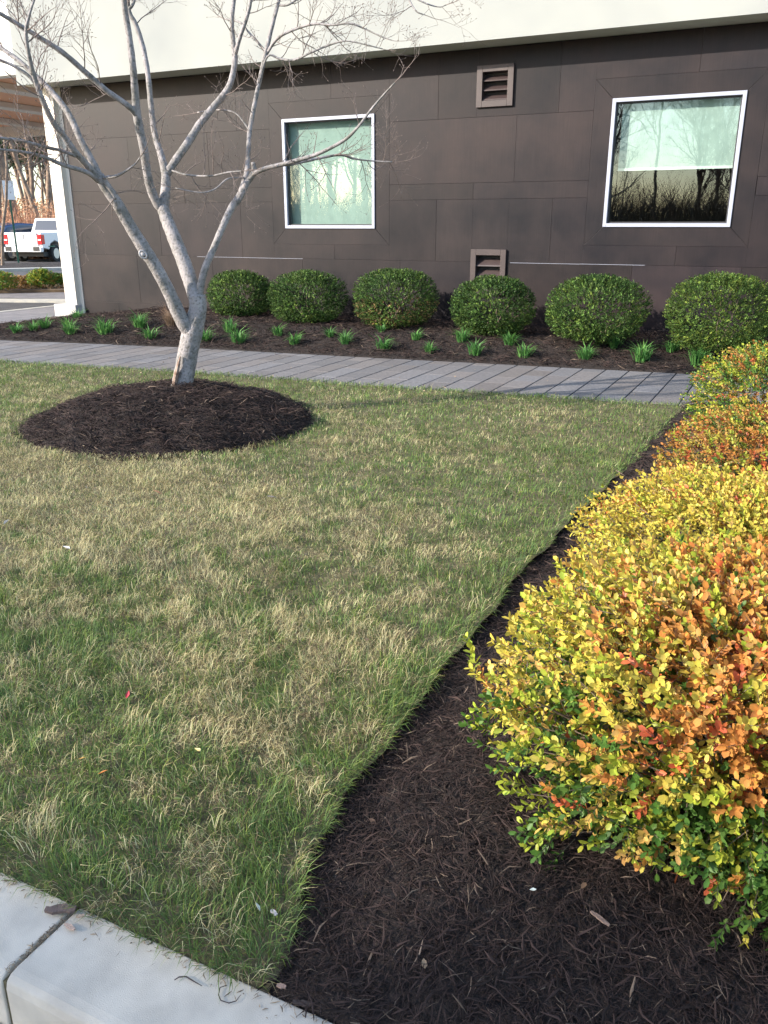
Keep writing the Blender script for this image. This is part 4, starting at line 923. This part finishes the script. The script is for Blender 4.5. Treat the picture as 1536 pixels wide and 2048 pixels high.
# ------------------------------------------------------------------ vehicles
def wheel(parent, x, y, z, r, wdt):
    mb = MB(); n = 24; mb.tube([(x-wdt/2, y, z), (x-wdt/2+.03, y, z), (x+wdt/2-.03, y, z), (x+wdt/2, y, z)], [r*.93, r, r, r*.93], n); t = mb.build('wheel', M['tyre'], parent)
    mb = MB(); mb.tube([(x-wdt/2-.008, y, z), (x+wdt/2+.008, y, z)], [r*.62, r*.62], 16); mb.build('rim', M['rim'], t)
    return t
def vehicle_root(name, px, py, heading_yaw, label, cat, dist=None):
    p = G(px, py, -.1) if dist is None else D(px, py, dist); r = empty(name, (p[0], p[1], -.1), 0, label=label, cat=cat)
    r.rotation_euler.z = YAW-heading_yaw                 # local +y = heading
    return r
def truck():
    r = vehicle_root('pickup_truck', 50, 525, R(13), 'white pickup truck seen from behind, parked beyond the road sign', 'pickup truck')
    w_ = .96
    mb = MB(); mb.yz([(.10, .62), (.10, 1.02), (.06, 1.28), (2.0, 1.30), (2.0, .50), (1.55, .50), (1.42, .80), (1.05, .93), (.70, .80), (.58, .55)], -w_, w_); body = mb.build('bed', M['truck'], r, bevel=.04)
    mb = MB(); mb.yz([(2.0, .42), (2.0, 1.30), (5.55, 1.22), (5.75, 1.0), (5.78, .5), (5.2, .45), (5.05, .85), (4.6, .93), (4.25, .8), (4.1, .45)], -w_, w_); mb.build('body', M['truck'], r, bevel=.05)
    mb = MB(); z0, z1 = 1.30, 1.90
    a = [(-.90, 2.02, z0), (.90, 2.02, z0), (.90, 4.3, 1.26), (-.90, 4.3, 1.26)]; c = [(-.72, 2.18, z1), (.72, 2.18, z1), (.72, 3.5, z1), (-.72, 3.5, z1)]
    mb.add(a+c, [(0, 1, 5, 4), (1, 2, 6, 5), (2, 3, 7, 6), (3, 0, 4, 7), (4, 5, 6, 7)]); cab = mb.build('cab', M['truck'], r, bevel=.05)
    def on(q, u, v): return Vector(a[q]).lerp(Vector(a[(q+1) % 4]), u).lerp(Vector(c[q]).lerp(Vector(c[(q+1) % 4]), u), v)
    for nm, q in (('rear_window', 0), ('side_window', 1), ('windscreen', 2), ('side_window', 3)):
        cen = Vector((0, 3, 1.5)); pts = [on(q, .10, .12), on(q, .90, .12), on(q, .92, .84), on(q, .08, .84)]; nn = (pts[1]-pts[0]).cross(pts[3]-pts[0]).normalized(); 
        if nn.dot(pts[0]-cen) < 0: nn = -nn
        mb = MB(); mb.add([p+nn*.012 for p in pts]+[p-nn*.01 for p in pts], [(0, 1, 2, 3), (4, 5, 1, 0), (5, 6, 2, 1), (6, 7, 3, 2), (7, 4, 0, 3)]); mb.build(nm, M['carglass'], cab)
    mb = MB(); mb.box(-.74, .74, .035, .10, .72, 1.27); tg = mb.build('tailgate', M['truck'], r, bevel=.02)
    mb = MB(); mb.box(-.72, .72, .020, .034, 1.20, 1.26); mb.build('tailgate_lip', M['chrome'], tg)
    mb = MB(); mb.tube([(0, .033, 1.08), (0, .015, 1.08)], [.09, .085], 18); mb.build('emblem', M['rim'], tg)
    mb = MB(); mb.box(-.10, .10, .018, .034, 1.135, 1.165); mb.build('handle', M['black'], tg)
    for s in (-1, 1):
        mb = MB(); x0, x1 = sorted((s*.755, s*.965)); mb.box(x0, x1, .03, .28, .78, 1.20); t = mb.build('taillight', M['red'], r, bevel=.02)
        mb = MB(); mb.box(min(s*.78, s*.93), max(s*.78, s*.93), .022, .029, .94, 1.0); mb.build('reverse_lens', M['signwhite'], t)
    mb = MB(); mb.box(-.95, .95, -.06, .14, .45, .66); bp = mb.build('bumper', M['truck'], r, bevel=.03)
    for s in (-1, 1):
        mb = MB(); mb.box(min(s*.55, s*.86), max(s*.55, s*.86), -.075, -.05, .50, .68); mb.build('step_pad', M['black'], bp)
    mb = MB(); mb.box(-.16, .16, -.072, -.062, .49, .61); mb.build('licence_plate', M['signwhite'], bp)
    mb = MB(); mb.box(-.8, .8, .3, 5.3, .25, .44); mb.build('chassis', M['black'], r)
    mb = MB(); mb.box(.965, .972, .5, 1.0, .66, .71); mb.build('side_lettering', M['green'], r)
    for x in (-.84, .84):
        for y in (1.05, 4.66): wheel(r, x, y, .37, .37, .25)
truck()
def car():
    r = vehicle_root('blue_car', 45, 500, R(28), 'dark blue car parked behind the white pickup truck', 'car', dist=42.5)
    r.location.z = -.1; w_ = .92
    mb = MB(); mb.yz([(-2.3, .35), (-2.35, .85), (-2.1, 1.10), (-1.2, 1.14), (1.1, 1.08), (2.1, .92), (2.35, .7), (2.3, .32)], -w_, w_); mb.build('body', M['bluecar'], r, bevel=.08)
    mb = MB(); prof = [(-2.0, 1.12, .86), (-1.45, 1.56, .72), (-.6, 1.70, .68), (.3, 1.66, .68), (1.25, 1.10, .84)]
    V = []
    for y, z, h in prof: V += [(-h, y, z), (h, y, z)]
    V += [(-.88, -2.0, 1.1), (.88, -2.0, 1.1), (-.88, 1.25, 1.08), (.88, 1.25, 1.08)]
    F = [(2*i, 2*i+1, 2*i+3, 2*i+2) for i in range(4)]+[(0, 2, 4, 6, 8), (9, 7, 5, 3, 1)]
    mb.add(V[:10], F); rf = mb.build('roof', M['bluecar'], r, bevel=.05)
    for s in (-1, 1):
        mb = MB(); q = [(-1.7, 1.17, .86), (-1.28, 1.50, .765), (-.55, 1.60, .735), (.25, 1.57, .735), (.95, 1.17, .855)]; mb.add([(s*(h+.012), y, z) for y, z, h in q], [(0, 1, 2, 3, 4) if s < 0 else (4, 3, 2, 1, 0)]); mb.build('side_window', M['carglass'], rf)
    mb = MB(); mb.add([(-.74, -1.99, 1.17), (.74, -1.99, 1.17), (.64, -1.52, 1.53), (-.64, -1.52, 1.53)], [(0, 1, 2, 3)]); mb.build('rear_window', M['carglass'], rf)
    for s in (-1, 1):
        mb = MB(); mb.box(min(s*.60, s*.935), max(s*.60, s*.935), -2.36, -2.1, .80, 1.0); mb.build('taillight', M['red'], r, bevel=.03)
    for x in (-.82, .82):
        for y in (-1.4, 1.4): wheel(r, x, y, .33, .33, .22)
car()
# road sign
p = G(37, 524, 0); sg = empty('road_sign', (p[0], p[1], 0), YAW+R(24), label='blank white road sign on a green steel post beside the pickup truck', cat='sign')
mb = MB(); mb.yz([(0, -.1), (.03, -.1), (.03, 3.3), (0, 3.3)], -.02, .02); mb.box(-.035, -.02, -.005, .035, -.1, 3.3); mb.box(.02, .035, -.005, .035, -.1, 3.3); mb.build('post', M['green'], sg)
mb = MB(); mb.box(-.21, .21, -.012, -.006, 2.50, 3.25); mb.build('panel', M['signwhite'], sg, bevel=.002)
# island shrubs
def col_isl(q, b_, n): return pick(n, [.6+0*q[:, 0], .8+0*q[:, 0], .3+0*q[:, 0]], [YG*.8, GRN*1.6, TAN*.6])
def col_dry(q, b_, n): return pick(n, [.6+0*q[:, 0], .5+0*q[:, 0]], [TAN*.5, np.array([.20, .12, .08])])
for px, py, r_, h_, cf, lab in ((86, 576, .32, .24, col_isl, 'yellow-green shrub in the island, right of the dry one'), (-2, 580, .42, .22, col_isl, 'green shrub in the island at the left photo edge'), (48, 574, .34, .12, col_dry, 'dry brown low shrub between the two green island shrubs'), (116, 573, .30, .16, col_isl, 'small green shrub in the island, partly behind the white column')):
    p = G(px, py, -.02); shrub('island_shrub', (p[0], p[1], -.03), r_, r_, h_, h_*.85, 500, .05, cf, lab, 'shrub', 'shrubs in the parking island', seed=int(50+px), nodes=4, mat_='leaf_far', spr=(.08, .16), zmin=-.4, stems=20, lump=.2)
# dry leaves on the island
n = 5000; a = G(-30, 579, -.02); c = G(150, 577, -.02); e = G(-30, 557, -.02); f = G(150, 555, -.02); s_ = rng.random((n, 1)); t_ = rng.random((n, 1))
P = (a*(1-s_)+c*s_)*(1-t_)+(e*(1-s_)+f*s_)*t_; P[:, 2] = -.01+rng.random(n)*.05
V, F, c_ = leaves(P, rng.normal(0, 1, (n, 3)), rng.normal(0, .6, (n, 3))+np.array([0, 0, 1]), rng.uniform(.05, .10, n), rng.uniform(.03, .06, n), np.array([.55, .36, .2])[None]*rng.uniform(.5, 1.4, (n, 1)))
tag(link('leaf_litter', fast('leaf_litter', V, F, c_), M['attr']), 'fallen tan leaves covering the parking island', 'leaves', kind='stuff')

# ------------------------------------------------------------------ small things on lawn, mulch and kerb
def fallen(px, py, size, col, label, z=.045, rz=None, group=None):
    p = G(px, py, z); n = 1
    th = .0007; V = []; K = [(0, 0), (.2, .13), (.45, .2), (.75, .12), (1.05, 0), (.75, -.15), (.45, -.22), (.2, -.12)]; cu = random.uniform(.25, .9)
    for zz in (0, th): V += [((x-.5)*size, y*size, zz+cu*size*abs(y)*1.2+.5*cu*size*(x-.5)**2) for x, y in K]+[(0, 0, zz)]
    F = [(8, i, (i+1) % 8) for i in range(8)]+[(17, 9+(i+1) % 8, 9+i) for i in range(8)]+[(i, 9+i, 9+(i+1) % 8, (i+1) % 8) for i in range(8)]
    mb = MB(); mb.add(V, F, col); o = mb.build('fallen_leaf', M['attr']); o.location = [float(v) for v in p]; o.rotation_euler = (random.uniform(-.5, .5), random.uniform(-.5, .5), random.uniform(0, 6) if rz is None else rz)
    tag(o, label, 'leaf', group)
fallen(255, 1390, .030, (.55, .05, .07), 'small red leaf lying in the straw grass, left of centre', rz=1.9)
fallen(133, 1097, .055, (.62, .60, .60), 'curled greyish white leaf in the grass below the mulch mound')
fallen(395, 1502, .032, (.75, .65, .30), 'pale yellow leaf in the lower middle of the lawn')
fallen(355, 1600, .028, (.55, .55, .15), 'yellow-green leaf in the grass below the pale yellow one')
fallen(207, 1545, .026, (.60, .22, .05), 'orange-brown leaf in the grass at lower left')
fallen(165, 1517, .020, (.65, .35, .08), 'tiny amber leaf left of the pale yellow leaf')
fallen(315, 985, .06, (.45, .22, .12), 'brown leaf in the grass just below the mulch mound')
fallen(543, 995, .055, (.32, .30, .32), 'grey leaf in the greener grass right below the mulch mound', rz=.3)
fallen(14, 1045, .05, (.5, .47, .42), 'bleached leaf at the left photo edge in the grass')
fallen(572, 805, .07, (.40, .18, .10), 'reddish brown leaf at the right rim of the mulch mound')
fallen(1066, 1779, .016, (.75, .80, .72), 'tiny pale flake on the black mulch below the nearest shrub', z=.07)
fallen(515, 1815, .020, (.65, .66, .55), 'pale seed husk in dark grass beside the mulch edge')
def chip(px, py, L, wd, rz, col, label, z=.008, name='bark_chip', cat='bark chip'):
    p = G(px, py, z); mb = MB(); rnd = random.Random(int(px*7+py)); n = 7; top = []; bot = []
    for i in range(n+1):
        t = i/n; e = wd*.5*(.55+.45*math.sin(math.pi*t))*rnd.uniform(.75, 1.2); x = (t-.5)*L; y = rnd.uniform(-.1, .1)*wd
        for zz in (0, wd*.35): top.append((x, y-e, zz)); top.append((x, y+e, zz))
    F = []
    for i in range(n):
        a = 4*i; c = a+4; F += [(a, a+1, c+1, c), (a+2, c+2, c+3, a+3), (a, c, c+2, a+2), (a+1, a+3, c+3, c+1)]
    F += [(0, 2, 3, 1), (4*n, 4*n+1, 4*n+3, 4*n+2)]
    mb.add(top, F, col); o = mb.build(name, M['chip']); o.location = [float(v) for v in p]; o.rotation_euler = (rnd.uniform(-.15, .15), rnd.uniform(-.1, .1), rz); tag(o, label, cat)
A0 = YAW
chip(122, 1821, .072, .022, A0-.05, (.12, .085, .075), 'dark brown bark chip over the kerb joint at the grass edge', .01)
chip(140, 1855, .034, .010, A0-.6, (.42, .30, .24), 'light tan wood chip on the kerb just below the dark bark chip', .006)
chip(160, 1833, .018, .010, A0+.3, (.45, .33, .25), 'small tan chip at the grass edge right of the dark bark chip', .01)
chip(548, 1826, .020, .010, A0-.8, (.50, .46, .44), 'pale grey wood chip where grass meets black mulch', .03)
chip(607, 2008, .045, .012, A0-.1, (.05, .035, .03), 'black bark chip on the kerb at the lower mulch edge', .008)
chip(563, 1973, .020, .010, A0-.3, (.30, .20, .16), 'small brown chip where kerb and mulch meet', .01)
chip(1200, 1838, .05, .010, A0-.9, (.22, .15, .12), 'long brown splinter on the black mulch, lower right', .06)
def stick(pxs, r, label):
    pts = [G(a, b_, .004+r) for a, b_ in pxs]; c = pts[0]; mb = MB()
    mb.tube([tuple(p-c) for p in pts], [r*.7]+[r]*(len(pts)-2)+[r*.4], 6, True, (.05, .035, .035)); o = mb.build('twig', M['chip'], smooth=True); o.location = [float(v) for v in c]; tag(o, label, 'twig')
stick([(349, 1960), (358, 1954), (372, 1953), (385, 1961), (404, 1972)], .0016, 'short bent dark twig on the kerb, left of the curled one')
stick([(454, 1970), (440, 1975), (437, 1990), (442, 2001), (458, 2006), (472, 2002), (482, 1989)], .0011, 'thin dark twig curled like a hook on the kerb')
stick([(641, 1999), (642, 2018), (641, 2032)], .0010, 'thin straight twig on the kerb beside the mulch')
